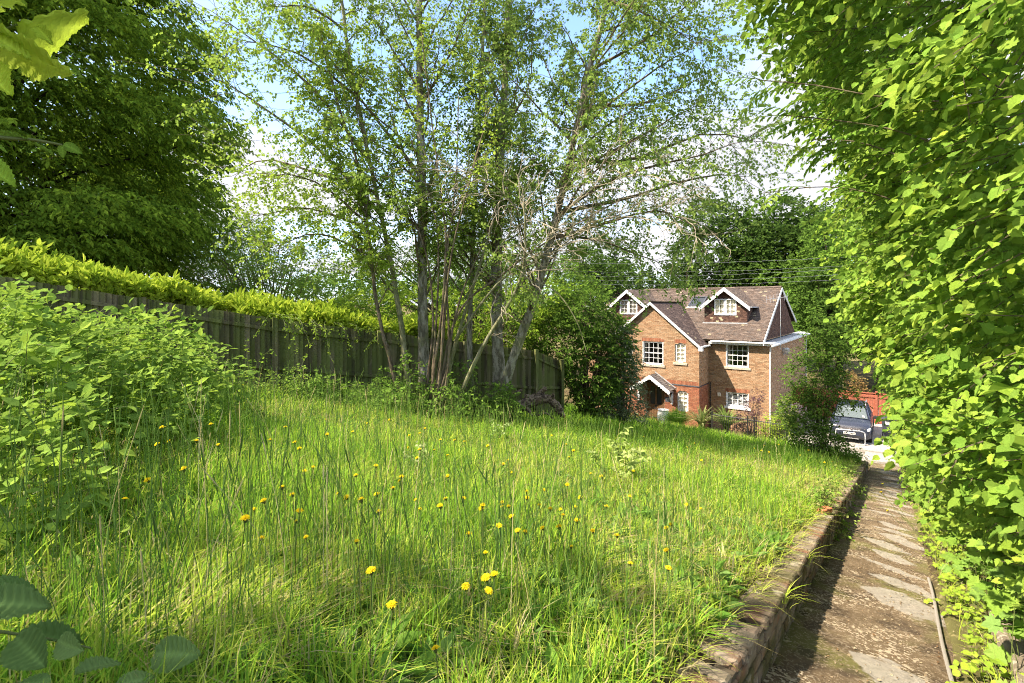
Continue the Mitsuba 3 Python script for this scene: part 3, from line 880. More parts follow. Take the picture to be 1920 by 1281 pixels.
# ---- porch: tiled canopy on brackets with a scalloped white bargeboard, oak door
pu, pv_, pz, phw, pr = 26.15, 10.66, -3.86 + E, 1.15, 0.80
porch = put('porch_roof', xf(join([slab([pu, pv_ - phw, pz - pr], [pu, pv_, pz], [UG, pv_, pz], [UG, pv_ - phw, pz - pr], -0.06), slab([pu, pv_ + phw, pz - pr], [pu, pv_, pz], [UG, pv_, pz], [UG, pv_ + phw, pz - pr], 0.06)]), uvframe=True), 'bark_dark', ho)
pup = norm(np.array([0, phw, pr])); plen = math.hypot(phw, pr)
put('tiles', join([tiles([pu, pv_ - phw, pz - pr], [1, 0, 0], pup, UG - pu, plen, None, np.array([[.12, .105, .10], [.16, .14, .13], [.09, .08, .08]]), gauge=0.14), tiles([pu, pv_ + phw, pz - pr], [1, 0, 0], pup * [1, -1, 1], UG - pu, plen, None, np.array([[.12, .105, .10], [.16, .14, .13], [.09, .08, .08]]), gauge=0.14)]), 'roof_tile', porch, kind='stuff')
sc_ = []
for s in (-1, 1):
    N = 9
    for k in range(N):
        a, b = k / N, (k + 1) / N
        pts = [(pv_ + s * phw * (1 - x), pz - pr * (1 - x) - .0) for x in (a, b)]
        m0 = (np.array(pts[0]) + pts[1]) / 2
        poly = sg.Polygon([pts[0], pts[1], (pts[1][0], pts[1][1] - .13), (pts[0][0], pts[0][1] - .13)]).union(sg.Point(m0[0], m0[1] - .13).buffer(0.085, 6))
        sc_.append(wall_on(poly.buffer(0), pu - .05 - .001 * (k % 2), .04))
put('scalloped_board', xf(join(sc_), uvframe=True), 'white_paint', porch)
for s in (-1, 1):
    v_ = pv_ + s * (phw - .16)
    put('bracket', xf(join([box(pu + .05, UG, v_ - .05, v_ + .05, pz - pr - .14, pz - pr - .04), box(UG - .1, UG, v_ - .05, v_ + .05, pz - pr - .85, pz - pr - .141)]), uvframe=True), 'white_paint', porch)
    put('brace', tubes(W(np.array([[UG - .06, v_, pz - pr - .8], [pu + .2, v_, pz - pr - .1]]))[None], np.full((1, 2), .04), 4), 'white_paint', porch)
put('lead_flashing', xf(join([onp for onp in [slab([UG - .06, pv_ - phw - .05, pz - pr + .10], [UG - .06, pv_, pz + .12], [UG + .0, pv_, pz + .12], [UG + .0, pv_ - phw - .05, pz - pr + .10], .05)]]), uvframe=True), 'lead', porch)
d0, d1, dz0, dz1 = DOOR
door = put('front_door', xf(join([box(UG + .09, UG + .14, d0 + .08, d1 - .08, FLOOR + .02, -5.32 + E - .35), box(UG + .09, UG + .14, d0 + .08, d0 + .2, -5.66 + E, dz1 - .08), box(UG + .09, UG + .14, d1 - .2, d1 - .08, -5.66 + E, dz1 - .08),
                                box(UG + .09, UG + .14, d0 + .2, d1 - .2, dz1 - .2, dz1 - .08), box(UG + .09, UG + .14, (d0 + d1) / 2 - .05, (d0 + d1) / 2 + .05, -5.66 + E, dz1 - .2), box(UG + .06, UG + .15, d0, d0 + .079, FLOOR, dz1), box(UG + .06, UG + .15, d1 - .079, d1, FLOOR, dz1),
                                box(UG + .06, UG + .15, d0 + .08, d1 - .08, dz1 - .079, dz1)] + [box(UG + .075, UG + .09, d0 + .1 + k * .14, d0 + .22 + k * .14, FLOOR + .05, -5.75 + E) for k in range(6)]), uvframe=True), 'oak_door', ho)
put('door_pane', xf(box(UG + .11, UG + .12, d0 + .2, d1 - .2, -5.66 + E, dz1 - .2), uvframe=True), 'dark_glass', door)
put('hinge', xf(join([box(UG + .06, UG + .075, d0 + .1, d1 - .35, z, z + .05) for z in (FLOOR + .45, FLOOR + .95)]), uvframe=True), 'black_metal', door)
put('door_knocker', xf(box(UG + .05, UG + .075, (d0 + d1) / 2 - .05, (d0 + d1) / 2 + .05, -5.85 + E, -5.72 + E, .015), uvframe=True), 'black_metal', door)
put('lantern', xf(join([box(UG - .22, UG - .08, 9.62, 9.76, -4.95 + E, -4.70 + E, .02), box(UG - .24, UG - .06, 9.60, 9.78, -4.70 + E, -4.64 + E, .02), box(UG - .12, UG, 9.67, 9.71, -4.66 + E, -4.6 + E)]), uvframe=True), 'black_metal', ho)
solo('house_sign', xf(join([box(UG - .03, UG - .002, 9.72, 10.08, -5.42 + E, -5.16 + E, .01)]), uvframe=True), 'dark_slate', 'small black name plaque beside the front door', 'sign')
put('lettering', xf(join([box(UG - .034, UG - .031, 9.77 + .0, 10.03, -5.25 + E, -5.22 + E), box(UG - .034, UG - .031, 9.80, 9.99, -5.32 + E, -5.29 + E), box(UG - .034, UG - .031, 9.84, 9.95, -5.38 + E, -5.36 + E)]), uvframe=True), 'white_paint', 'house_sign')
solo('meter_box', xf(box(UM - .07, UM - .001, 7.50, 7.68, -5.08 + E, -4.88 + E, .015), uvframe=True), 'blind', 'small cream box fixed to the front wall of the house', 'utility box')
# ---- on the side wall: satellite dish, aerial mast
dc = at(1471, 659, 28.6)
dm = trimesh.creation.uv_sphere(1.0, count=[16, 24])
sel = dm.vertices[:, 0] < -0.80
f_ = dm.faces[sel[dm.faces].all(1)]
dv_ = np.array(dm.vertices) * [0.55, 0.55, 0.45] + [0.5, 0, 0]
sd = thing('satellite_dish', 'pale grey satellite dish on the side wall of the house', 'satellite dish')
R_ = np.array(trimesh.transformations.euler_matrix(0, -0.35, math.atan2(-.85, -.6) + math.pi))
dm2 = (dv_ * 1.05, np.vstack([f_, f_[:, ::-1] * 1]))
put('reflector', xf((np.vstack([dv_, dv_ + [0.012, 0, 0]]), np.vstack([f_, f_[:, ::-1] + len(dv_)])), R_, shift=dc), 'galvanised', sd)
put('arm', tube([dc + [0.1, 0.1, -0.05], dc + [-0.25, -0.3, -0.18]], .012, 6), 'galvanised', sd)
put('wall_bracket', tube([dc + [0.0, 0.05, 0], dc + [0.05, 0.25, -.1], W([toUV(dc[0], dc[1])[0] + .3, VR - .01, dc[2] - .1])], .02, 6), 'galvanised', sd)
ma = at(1463.5, 655, 27.6)
mt_ = at(1463.5, 560, 27.6)
an = thing('tv_aerial', 'thin television aerial on a tall pole beside the gable end', 'aerial')
put('mast', tube([ma, mt_], .022, 8), 'galvanised', an)
bo = [mt_ + [-.75, .1, -.05], mt_ + [.35, -.1, .12]]
els = [np.array(bo)]
put('boom', tube(bo, .012, 6), 'galvanised', an)
for k in range(7):
    c_ = bo[0] + (bo[1] - bo[0]) * k / 6
    put('element', tube([c_ + [.06, .12, .22], c_ - [.06, .12, .22]], .006, 5), 'galvanised', an)
# ------------------------------------------------------------------ plants: leaf shapes (x across, y along, z out of the blade)
def fan(outline, mid, extra=0):
    n = len(outline)
    v = np.vstack([outline, [mid]])
    return v, np.array([[n, (i + 1) % n, i] for i in range(n)])


def sym(half, z=None):
    """half: (x, y, z) from the base to the tip on the right side."""
    h = np.array(half, float)
    l = h[::-1][1:-1] * [-1, 1, 1]
    return np.vstack([h, l])


DIAMOND = (np.array([[0, 0, 0], [-.5, .45, .10], [0, 1, -.06], [.5, .45, .10]]), np.array([[0, 3, 2], [0, 2, 1]]))
OVAL = fan(sym([[0, 0, 0], [.40, .22, .05], [.47, .52, .06], [.26, .82, 0], [0, 1, -.10]]), [0, .5, -.03])
LANCE = (np.array([[0, 0, 0], [-.5, .38, .10], [-.36, .70, .06], [0, 1, -.12], [.36, .70, .06], [.5, .38, .10]]), np.array([[0, 5, 4], [0, 4, 3], [0, 3, 2], [0, 2, 1]]))
ROUND = fan(sym([[0, .04, 0], [.25, -.03, .02], [.47, .12, .07], [.46, .22, .06], [.57, .40, .10], [.46, .50, .07], [.47, .68, .06], [.30, .74, .02], [.20, .90, -.02], [0, 1.06, -.14]]), [0, .42, -.06])
MAPLE = fan(sym([[0, .08, 0], [.20, .0, 0], [.52, .04, .04], [.34, .24, .03], [.66, .42, .07], [.44, .50, .04], [.50, .74, .03], [.22, .70, .02], [.17, .86, 0], [0, 1.08, -.10]]), [0, .36, -.05])
TREFOIL = fan(sym([[0, 0, 0], [.46, .30, .06], [.40, .66, .05], [0, 1, -.08]]), [0, .46, -.04])


def leaves(B, A, N, L, Wd, C, tmpl):
    """Many leaves: base points B, axes A, normals N, lengths L, widths Wd, colours C."""
    tv, tf = tmpl
    n, k = len(B), len(tv)
    y = norm(A)
    z = norm(N - (N * y).sum(1, keepdims=True) * y)
    x = np.cross(y, z)
    L, Wd = np.broadcast_to(L, (n,)), np.broadcast_to(Wd, (n,))
    V = B[:, None] + (tv[None, :, :1] * Wd[:, None, None]) * x[:, None] + (tv[None, :, 1:2] * L[:, None, None]) * y[:, None] + (tv[None, :, 2:] * L[:, None, None]) * z[:, None]
    F = (tf[None] + (np.arange(n) * k)[:, None, None]).reshape(-1, 3)
    return V.reshape(-1, 3), F, np.repeat(C, k, 0)


def tints(rng, pal, n, spread=0.16):
    """n colours between neighbours of a palette."""
    pal = np.asarray(pal, float)
    i, j, t = rng.integers(len(pal), size=n), rng.integers(len(pal), size=n), rng.random((n, 1))
    return (pal[i] * (1 - t) + pal[j] * t) * (1 + spread * (rng.random((n, 1)) * 2 - 1))


def sprays(rng, P, D, n, tl, L, pal, tmpl, ratio=0.7, droop=0.35, up=(0, 0, 1.0), loose=0.5, spread=0.9, sag=0.25, pal_t=None, lvar=0.25):
    """Twigs from P along D, each with n leaves set alternately. Returns the leaf mesh and the twig centre lines."""
    S = len(P)
    D = norm(D)
    tl = np.broadcast_to(tl, (S,)) * (0.75 + 0.5 * rng.random(S))
    side = norm(np.cross(D, [0, 0, 1.0]) + 1e-6)
    k = np.arange(n)
    s = (k + 0.7) / n
    pos = P[:, None] + D[:, None] * (tl[:, None] * s)[..., None] - np.array([0, 0, 1.0]) * (sag * tl[:, None] * s**2)[..., None]
    sg_ = np.where((k[None] + rng.integers(0, 2, (S, 1))) % 2 == 0, 1.0, -1.0)
    sg_ = np.where(k[None] == n - 1, sg_ * 0.15, sg_)
    A = D[:, None] * 0.55 + side[:, None] * (sg_ * spread)[..., None] + [0, 0, -droop] + rng.normal(0, 0.28, (S, n, 3))
    N = np.asarray(up, float) + rng.normal(0, loose, (S, n, 3))
    base_c = tints(rng, pal, S, 0.12)
    C = 0.5 * base_c[:, None] + 0.5 * tints(rng, pal, S * n, 0.18).reshape(S, n, 3)
    Ls = L * (1 - lvar + 2 * lvar * rng.random((S, n)))
    m = leaves(pos.reshape(-1, 3), A.reshape(-1, 3), N.reshape(-1, 3), Ls.ravel(), Ls.ravel() * ratio, C.reshape(-1, 3), tmpl)
    line = np.stack([P, P + D * tl[:, None] * .5 - np.array([0, 0, 1.0]) * (sag * .25 * tl)[:, None], P + D * tl[:, None] - np.array([0, 0, 1.0]) * (sag * tl)[:, None]], 1)
    return m, line


def lumps_points(rng, centers, radii, n, inner=0.55, cull=0.72):
    """n points in the outer shell of a union of ellipsoids, with their outward directions."""
    centers, radii = np.asarray(centers, float), np.asarray(radii, float)
    if radii.ndim == 1:
        radii = np.repeat(radii[:, None], 3, 1)
    area = (radii[:, 0] * radii[:, 1] * radii[:, 2]) ** (2 / 3)
    P, O = [], []
    got = 0
    while got < n:
        i = rng.choice(len(centers), size=2 * n, p=area / area.sum())
        d = rand_unit(rng, 2 * n)
        r = inner + (1 - inner) * rng.random(2 * n) ** 0.6 + 0.12 * rng.normal(size=2 * n)
        p = centers[i] + d * radii[i] * r[:, None]
        q = (p[:, None] - centers[None]) / radii[None]
        depth = np.linalg.norm(q, axis=2)
        depth[np.arange(len(p)), i] = 9
        ok = depth.min(1) > cull
        P.append(p[ok]); O.append(norm(d[ok] / radii[i][ok])); got += ok.sum()
    return np.vstack(P)[:n], np.vstack(O)[:n]


def branches(rng, P0, D0, L, n, wander=0.25, trop=0.0):
    """Wandering lines: (B, n + 1, 3)."""
    B = len(P0)
    L = np.broadcast_to(L, (B,))
    out = np.zeros((B, n + 1, 3))
    out[:, 0] = P0
    d = norm(np.asarray(D0, float))
    for i in range(n):
        out[:, i + 1] = out[:, i] + d * (L / n)[:, None]
        d = norm(d + rng.normal(0, wander, (B, 3)) + np.array([0, 0, trop]) / n)
    return out


def spawn(rng, lines, per, t0, t1, angle, jitter=0.25):
    """Points on the lines and directions that leave them at about the angle (radians)."""
    B, n = lines.shape[:2]
    t = t0 + (t1 - t0) * (np.arange(per)[None] + rng.random((B, per))) / per
    s = t * (n - 1)
    i = np.minimum(s.astype(int), n - 2)
    f = (s - i)[..., None]
    b = np.arange(B)[:, None]
    P = lines[b, i] * (1 - f) + lines[b, i + 1] * f
    Tn = norm(lines[b, i + 1] - lines[b, i])
    r = rand_unit(rng, B * per).reshape(B, per, 3)
    r = norm(r - (r * Tn).sum(-1, keepdims=True) * Tn)
    a = angle + rng.normal(0, jitter, (B, per, 1))
    D = Tn * np.cos(a) + r * np.sin(a)
    return P.reshape(-1, 3), D.reshape(-1, 3), t.reshape(-1), np.repeat(np.arange(B), per)


def taper(lines, r0, r1):
    B, n = lines.shape[:2]
    s = np.linspace(0, 1, n)[None]
    r0, r1 = np.broadcast_to(r0, (B,))[:, None], np.broadcast_to(r1, (B,))[:, None]
    return r0 * (1 - s) + r1 * s


def ground_at(x, y):
    u, v = toUV(np.asarray(x, float), np.asarray(y, float))
    return ground_z(u, v)


def on_lawn(px, py, h=0.0):
    """Where the sight line through a pixel meets the lawn raised by h."""
    Y = np.arange(1.0, 40, 0.02)
    X = (px - 960) / 900 * Y
    Z = EYE - (py - 575) / 900 * Y
    hit = np.nonzero(Z <= ground_at(X, Y) + h)[0]
    i = hit[0] if len(hit) else len(Y) - 1
    return np.array([X[i], Y[i], Z[i] - h])


# palettes (leaf reflectance and transmittance together)
YG = [[.34, .47, .05], [.28, .42, .045], [.40, .50, .07], [.24, .38, .04]]
MID = [[.17, .31, .045], [.21, .35, .05], [.14, .26, .04], [.25, .38, .06]]
DARK = [[.07, .135, .026], [.095, .17, .032], [.055, .105, .022], [.12, .20, .038]]
FOREST = [[.055, .105, .022], [.075, .135, .027], [.04, .08, .018], [.095, .16, .03]]
GREY = [[.20, .25, .14], [.16, .21, .12], [.25, .29, .18], [.13, .18, .10]]
LIME = [[.23, .39, .055], [.28, .43, .06], [.19, .34, .05], [.32, .45, .08]]


def shrub(name, label, lumps, n, leaf_n, tl, L, pal, tmpl, seed, cat='shrub', mat='leaf', bark='bark_brown', base=None, stems=8, stem_r=0.02, part='foliage', group=None, outward=0.6, **k):
    """A bush: lumps (x, y, z, rx, ry, rz) of leafy twigs on stems that rise from the base."""
    rng = np.random.default_rng(seed)
    lumps = np.asarray(lumps, float)
    P, O = lumps_points(rng, lumps[:, :3], lumps[:, 3:], n)
    gz = ground_at(P[:, 0], P[:, 1])
    keep = P[:, 2] > gz + 0.03
    P, O = P[keep], O[keep]
    D = norm(O * outward + rng.normal(0, 0.4, P.shape) + [0, 0, 0.12])
    m, line = sprays(rng, P, D, leaf_n, tl, L, pal, tmpl, **k)
    key = thing(name, label, cat, group)
    put(part, m, mat, key)
    if base is None:
        c = lumps[np.argmin(lumps[:, 2])]
        base = np.array([c[0], c[1], ground_at(c[0], c[1])])
    i = rng.choice(len(P), min(stems * 6, len(P)), replace=False)
    L1 = []
    for q in i:
        b = np.array(base) + [rng.normal(0, .08), rng.normal(0, .08), -0.05]
        mid = b * .45 + P[q] * .55 + [0, 0, 0.25 * np.linalg.norm(P[q] - b) * .4] + rng.normal(0, .06, 3)
        L1.append(smoothline([b, mid, P[q]], 7))
    L1 = np.array(L1)
    tw = tubes(line[::3, ::2], taper(line[::3, ::2], .004, .0015), 3)
    put('stems', join([tubes(L1, taper(L1, stem_r, stem_r * .3), 4), tw]), bark, key)
    return key


def far_tree(name, label, base, height, crown, n, L, pal, seed, cat='tree', lump=0.34, group=None, tmpl=DIAMOND, low=0.15, trunk_r=None):
    """A whole tree: trunk with limbs and a crown of lumps of leaf clusters. base (x, y), crown (rx, ry)."""
    rng = np.random.default_rng(seed)
    x, y = base
    z0 = float(ground_at(x, y))
    rx, ry = crown
    K = 34
    d = rand_unit(rng, K * 3)
    d = d[d[:, 2] > -0.55][:K]
    hc, hr = z0 + height * (0.5 + low / 2), height * (0.5 - low / 2)
    rr = 0.45 + 0.4 * rng.random((len(d), 1))
    C = np.array([x, y, hc]) + d * rr * np.array([rx, ry, hr])
    R = (lump * (0.7 + 0.6 * rng.random((len(d), 1)))) * np.array([[rx, ry, min(hr, rx) * 0.85]])
    P, O = lumps_points(rng, C, R, n, inner=0.7, cull=0.8)
    D = norm(O + rng.normal(0, 0.5, P.shape))
    m, _ = sprays(rng, P, D, 7, L * 2.3, L, pal, tmpl, ratio=0.75, droop=0.25, up=(-0.15, -0.1, 0.9), loose=0.55)
    key = thing(name, label, cat, group)
    put('crown', m, 'leaf', key)
    tr = trunk_r or height * 0.02
    tl = smoothline([[x, y, z0 - .3], [x + rng.normal(0, .2), y, z0 + height * .3], [x + rng.normal(0, .4), y + rng.normal(0, .4), z0 + height * .8]], 12)
    limbs = []
    for c in C[:: 2]:
        s = rng.uniform(0.25, 0.6)
        b = tl[int(s * 11)]
        limbs.append(smoothline([b, b * .5 + c * .5 + [0, 0, .1 * height * .3], c], 7))
    limbs = np.array(limbs)
    put('trunk', join([tube(tl, np.linspace(tr, tr * .35, 12), 8), tubes(limbs, taper(limbs, tr * .4, tr * .1), 5)]), 'bark_dark', key)
    return key
# ------------------------------------------------------------------ trees
def pxline(pts, Y, n=14):
    """A line through pixels of the photograph at the distance Y (a number or one per point)."""
    Ys = np.broadcast_to(Y, (len(pts),))
    return smoothline([at(p[0], p[1], d) for p, d in zip(pts, Ys)], n)


POPLAR = [[.22, .33, .07], [.26, .38, .08], [.18, .28, .065], [.32, .44, .09]]
POPLAR_SUN = [[.36, .50, .065], [.43, .55, .075], [.30, .44, .06]]


def stem_tree(name, label, stem, r0, r1, seed, bark='bark_grey', limbs=(), auto=18, auto_len=(1.2, 2.6), t0=0.3, pal=POPLAR, L=0.072, per2=11, sprays_per=11, leafn=5, drop=0.0, cat='tree', sides=10, group=None, angle=0.95):
    rng = np.random.default_rng(seed)
    stem = np.asarray(stem)
    stem = np.vstack([stem[:1] - [0, 0, .35], stem])
    key = thing(name, label, cat, group)
    rad = np.linspace(r0, r1, len(stem)) * (1 + 0.06 * rng.normal(size=len(stem)))
    rad[:2] *= 1.15
    fine = smoothline(stem, 40)
    fine = fine + (meshkit.noise(fine * 2.1, seed)[:, None] - .5) * .03
    wood = [tube(fine, np.interp(np.linspace(0, 1, 40), np.linspace(0, 1, len(rad)), rad), sides)]
    P, D, t, _ = spawn(rng, fine[None], auto, t0, 0.99, angle)
    D = norm(D + [0, 0, 0.35])
    ln = rng.uniform(*auto_len, size=len(P)) * (1.15 - 0.5 * t)
    L1 = branches(rng, P, D, ln, 8, 0.13, 0.25)
    r_at = np.interp(t, np.linspace(0, 1, len(rad)), rad)
    R1 = taper(L1, np.minimum(r_at * .42, 0.012 + ln * .008), .004)
    for lb in limbs:
        q = smoothline(lb, 9)
        q = q + rng.normal(0, .025, q.shape) * np.linspace(0, 1, 9)[:, None]
        L1 = np.concatenate([L1, q[None]])
        R1 = np.concatenate([R1, np.linspace(0.012 + 0.009 * np.linalg.norm(q[-1] - q[0]), .005, 9)[None]])
    wood.append(tubes(L1, R1, 5))
    P, D, t, own = spawn(rng, L1, per2, 0.18, 1.0, 0.9)
    if len(limbs):
        more = spawn(rng, L1[-len(limbs):], int(per2 * 1.6), 0.12, 1.0, 1.0)
        P, D, t, own = (np.concatenate([a, b]) for a, b in zip((P, D, t, own), (more[0], more[1], more[2], more[3] + len(L1) - len(limbs))))
    span = np.linalg.norm(L1[:, -1] - L1[:, 0], axis=1)[own]
    ln2 = np.clip(span * .42, .4, 1.5) * (0.6 + 0.8 * rng.random(len(P)))
    L2 = branches(rng, P, D, ln2, 5, 0.2, 0.1 - drop)
    wood.append(tubes(L2, taper(L2, .006, .0025), 4))
    P, D, t, own = spawn(rng, L2, sprays_per, 0.2, 1.0, 0.9)
    m, line = sprays(rng, P, norm(D + [0, 0, -drop]), leafn, 0.22, L, pal, DIAMOND, ratio=0.85, droop=0.75, up=(-.3, -.1, .6), loose=0.75, sag=.3)
    wood.append(tubes(line[::2, ::2], taper(line[::2, ::2], .0025, .0012), 3))
    put('trunk', join(wood[:1]), bark, key, smooth=True)
    put('branches', join(wood[1:]), 'bark_brown', key)
    put('crown', m, 'thin_leaf', key)
    return key


stem_tree('aspen_tree', 'straight upright grey trunked aspen in front of the middle of the fence', pxline([(797, 792), (793, 600), (791, 400), (788, 200), (786, 0), (784, -260)], 11.8), .148, .05, 101, auto=34, auto_len=(1.8, 3.8), t0=.28, pal=POPLAR + POPLAR_SUN[:1], per2=11, sprays_per=8,
          limbs=[[at(790, 330, 11.8), at(720, 240, 11.5), at(650, 150, 11.0), at(560, 20, 10.6)], [at(788, 200, 11.8), at(850, 90, 11.2), at(900, -40, 10.8)]])
stem_tree('aspen_tree', 'thickest rough barked aspen standing close to the fence', pxline([(938, 772), (932, 600), (932, 450), (938, 300), (950, 100), (965, -220)], 12.45), .185, .065, 102, auto=36, auto_len=(1.8, 3.8), t0=.28, per2=11, sprays_per=9)
stem_tree('aspen_tree', 'leaning aspen that tilts to the right from the log pile', pxline([(930, 770), (966, 660), (1002, 560), (1040, 420), (1068, 300), (1100, 150), (1140, 0), (1190, -220)], 11.7, 16), .135, .052, 103, auto=38, auto_len=(1.8, 3.6), t0=.26, per2=12, sprays_per=10, drop=.15,
          limbs=[[at(1050, 400, 11.7), at(1150, 335, 11.3), at(1280, 300, 11), at(1430, 255, 10.8)], [at(1060, 330, 11.7), at(1200, 255, 11.6), at(1320, 190, 11.6)],
                 [at(1030, 450, 11.7), at(1130, 420, 11.4), at(1240, 395, 11.2), at(1330, 440, 11)], [at(1080, 250, 11.7), at(1200, 150, 11.4), at(1330, 70, 11)],
                 [at(1110, 130, 11.7), at(1230, 60, 11), at(1360, -60, 10.5)], [at(1075, 300, 11.7), at(1190, 300, 12), at(1330, 250, 12), at(1450, 270, 12)], [at(1090, 200, 11.7), at(1220, 190, 12.2), at(1360, 120, 12.4)], [at(1045, 400, 11.7), at(1180, 370, 12.4), at(1320, 330, 12.8), at(1400, 330, 13)],
                 [at(1140, 0, 11.7), at(1220, 30, 11), at(1320, 90, 10.5)], [at(1035, 440, 11.7), at(1120, 450, 12.3), at(1200, 480, 12.6), at(1260, 500, 12.8)]])
stem_tree('slim_aspen', 'slim aspen leaning left with bright sunlit leaves', pxline([(772, 775), (757, 650), (745, 560), (728, 470), (700, 330), (668, 180), (640, 0), (610, -200)], 11.4), .075, .03, 104, auto=20, auto_len=(1.0, 2.2), t0=.3, pal=POPLAR_SUN + POPLAR[:2], bark='bark_green', per2=10, sprays_per=8, cat='tree',
          limbs=[[at(712, 400, 11.4), at(600, 280, 10.8), at(490, 200, 10.4), at(400, 140, 10.2)], [at(690, 430, 11.4), at(580, 390, 11), at(470, 405, 10.6)], [at(668, 180, 11.4), at(560, 100, 10.6), at(430, 70, 10)],
                 [at(640, 0, 11.4), at(540, -40, 10.5), at(420, -60, 10)], [at(705, 360, 11.4), at(610, 330, 11.6), at(500, 300, 12), at(440, 330, 12.2)], [at(690, 300, 11.4), at(600, 180, 11), at(500, 90, 10.8), at(400, 20, 10.6)],
                 [at(650, 60, 11.4), at(590, 20, 10), at(500, 10, 9.5)]])
stem_tree('slim_aspen', 'thin bent reddish sapling, leftmost stem of the aspen clump', pxline([(765, 790), (735, 690), (712, 600), (697, 500), (690, 420), (668, 300), (630, 180), (600, 60)], 11.0), .05, .02, 105, auto=16, auto_len=(.9, 2.0), t0=.35, pal=POPLAR_SUN + POPLAR[:1], bark='bark_brown', per2=10, sprays_per=8,
          limbs=[[at(695, 480, 11), at(600, 440, 10.6), at(500, 470, 10.4)], [at(690, 420, 11), at(590, 340, 10.2), at(480, 330, 9.8)]])
stem_tree('slim_aspen', 'slim shaded aspen stem between the two thick trunks', pxline([(888, 775), (880, 650), (885, 500), (892, 350), (902, 150), (915, -120)], 12.3), .085, .035, 106, auto=20, auto_len=(1.0, 2.4), t0=.35, bark='bark_grey', per2=11, sprays_per=11)

# the coppiced hazel in front of the trunks: many thin stems, then a tangle of dead pale twigs
rng = np.random.default_rng(31)
cz = thing('coppiced_shrub', 'many stemmed brown coppice shrub with bare lower branches', 'shrub')
stems = [[(800, 812), (813, 700), (830, 570), (836, 450), (829, 380), (810, 230), (790, 60)], [(797, 812), (822, 700), (834, 600), (837, 500), (842, 430), (880, 330), (920, 200)], [(806, 812), (812, 690), (818, 600), (822, 500), (815, 400), (770, 260)],
         [(812, 806), (826, 690), (832, 590), (848, 470), (870, 380), (905, 250)], [(790, 806), (803, 700), (812, 600), (800, 480), (760, 380), (700, 290)], [(818, 800), (836, 720), (842, 640), (838, 540), (840, 460), (855, 340), (860, 180)],
         [(802, 812), (826, 720), (846, 620), (880, 560), (935, 520), (1000, 470), (1090, 415), (1190, 365), (1260, 372)], [(800, 812), (835, 700), (850, 610), (870, 540), (900, 470), (930, 400)]]
for k, s in enumerate(stems):
    put('stem', tube(pxline(s, np.linspace(10.5, 10.5 + .5 * rng.normal(), len(s)), 30), np.linspace(.034, .010, 30), 7), 'bark_brown', cz, smooth=True)
tops = np.array([pxline(s[-4:], 10.5, 9) for s in stems[:6]])
P, D, t, o = spawn(rng, tops, 7, .4, 1, .8)
L2 = branches(rng, P, D + [0, 0, .2], .9, 5, .2, .1)
P2, D2, t2, o2 = spawn(rng, L2, 8, .1, 1, .9)
m, line = sprays(rng, P2, D2, 5, .22, .07, POPLAR_SUN, OVAL, ratio=.8, droop=.5)
put('twigs', join([tubes(L2, taper(L2, .008, .003), 4), tubes(line, taper(line, .003, .0015), 3)]), 'bark_brown', cz)
put('leaves', m, 'leaf', cz)
dead = [[(846, 775), (905, 650), (960, 560), (982, 500), (985, 430), (982, 380)], [(852, 640), (930, 535), (1010, 475), (1100, 425), (1200, 392), (1300, 378)], [(985, 500), (1040, 470), (1100, 430), (1200, 400), (1290, 410)], [(982, 520), (1040, 545), (1080, 600), (1100, 660)],
        [(960, 560), (1000, 500), (1060, 400), (1130, 330)], [(870, 560), (930, 470), (1000, 400), (1100, 340), (1200, 330)], [(985, 430), (960, 380), (900, 330), (840, 320)]]
db = thing('dead_branch', 'pale leaning dead branch with bare arching twigs in the aspen clump', 'branch')
lines = [pxline(d, np.linspace(10.7, 10.0, len(d)), 16) for d in dead]
put('limb', join([tube(l, np.linspace(.05 if i == 0 else .03 if i == 1 else .018, .018 if i == 0 else .006, 16), 7) for i, l in enumerate(lines)]), 'bark_green', db, smooth=True)
P, D, t, o = spawn(rng, np.array([l for i, l in enumerate(lines) if i != 3]), 17, .2, 1, .85)
L2 = branches(rng, P, D + [.1, 0, .2], rng.uniform(.5, 1.6, len(P)), 8, .17, -.75)
P2, D2, t2, o2 = spawn(rng, L2, 5, .2, 1, .7)
L3 = branches(rng, P2, D2, rng.uniform(.2, .7, len(P2)), 6, .2, -.3)
put('twigs', join([tubes(L2, taper(L2, .011, .005), 4), tubes(L3, taper(L3, .0065, .0035), 3)]), 'dead_twig', db)
gs = thing('leaning_pole_stem', 'smooth green leaning sapling stem beside the coppice shrub', 'sapling')
put('stem', tube(pxline([(822, 790), (850, 660), (880, 560), (905, 480), (930, 400), (965, 290)], 10.95, 24), np.linspace(.05, .015, 24), 8), 'bark_green', gs, smooth=True)
lb = pxline([(880, 560), (905, 480), (930, 400), (965, 290)], 10.95, 9)[None]
P, D, t, o = spawn(rng, lb, 12, .1, 1, .9)
L2 = branches(rng, P, D, .9, 5, .2, .1)
P2, D2, t2, o2 = spawn(rng, L2, 7, .2, 1, .9)
m, line = sprays(rng, P2, D2, 5, .2, .06, POPLAR, DIAMOND, ratio=.85, droop=.6)
put('twigs', join([tubes(L2, taper(L2, .008, .003), 4), tubes(line, taper(line, .003, .0015), 3)]), 'bark_brown', gs)
put('leaves', m, 'leaf', gs)

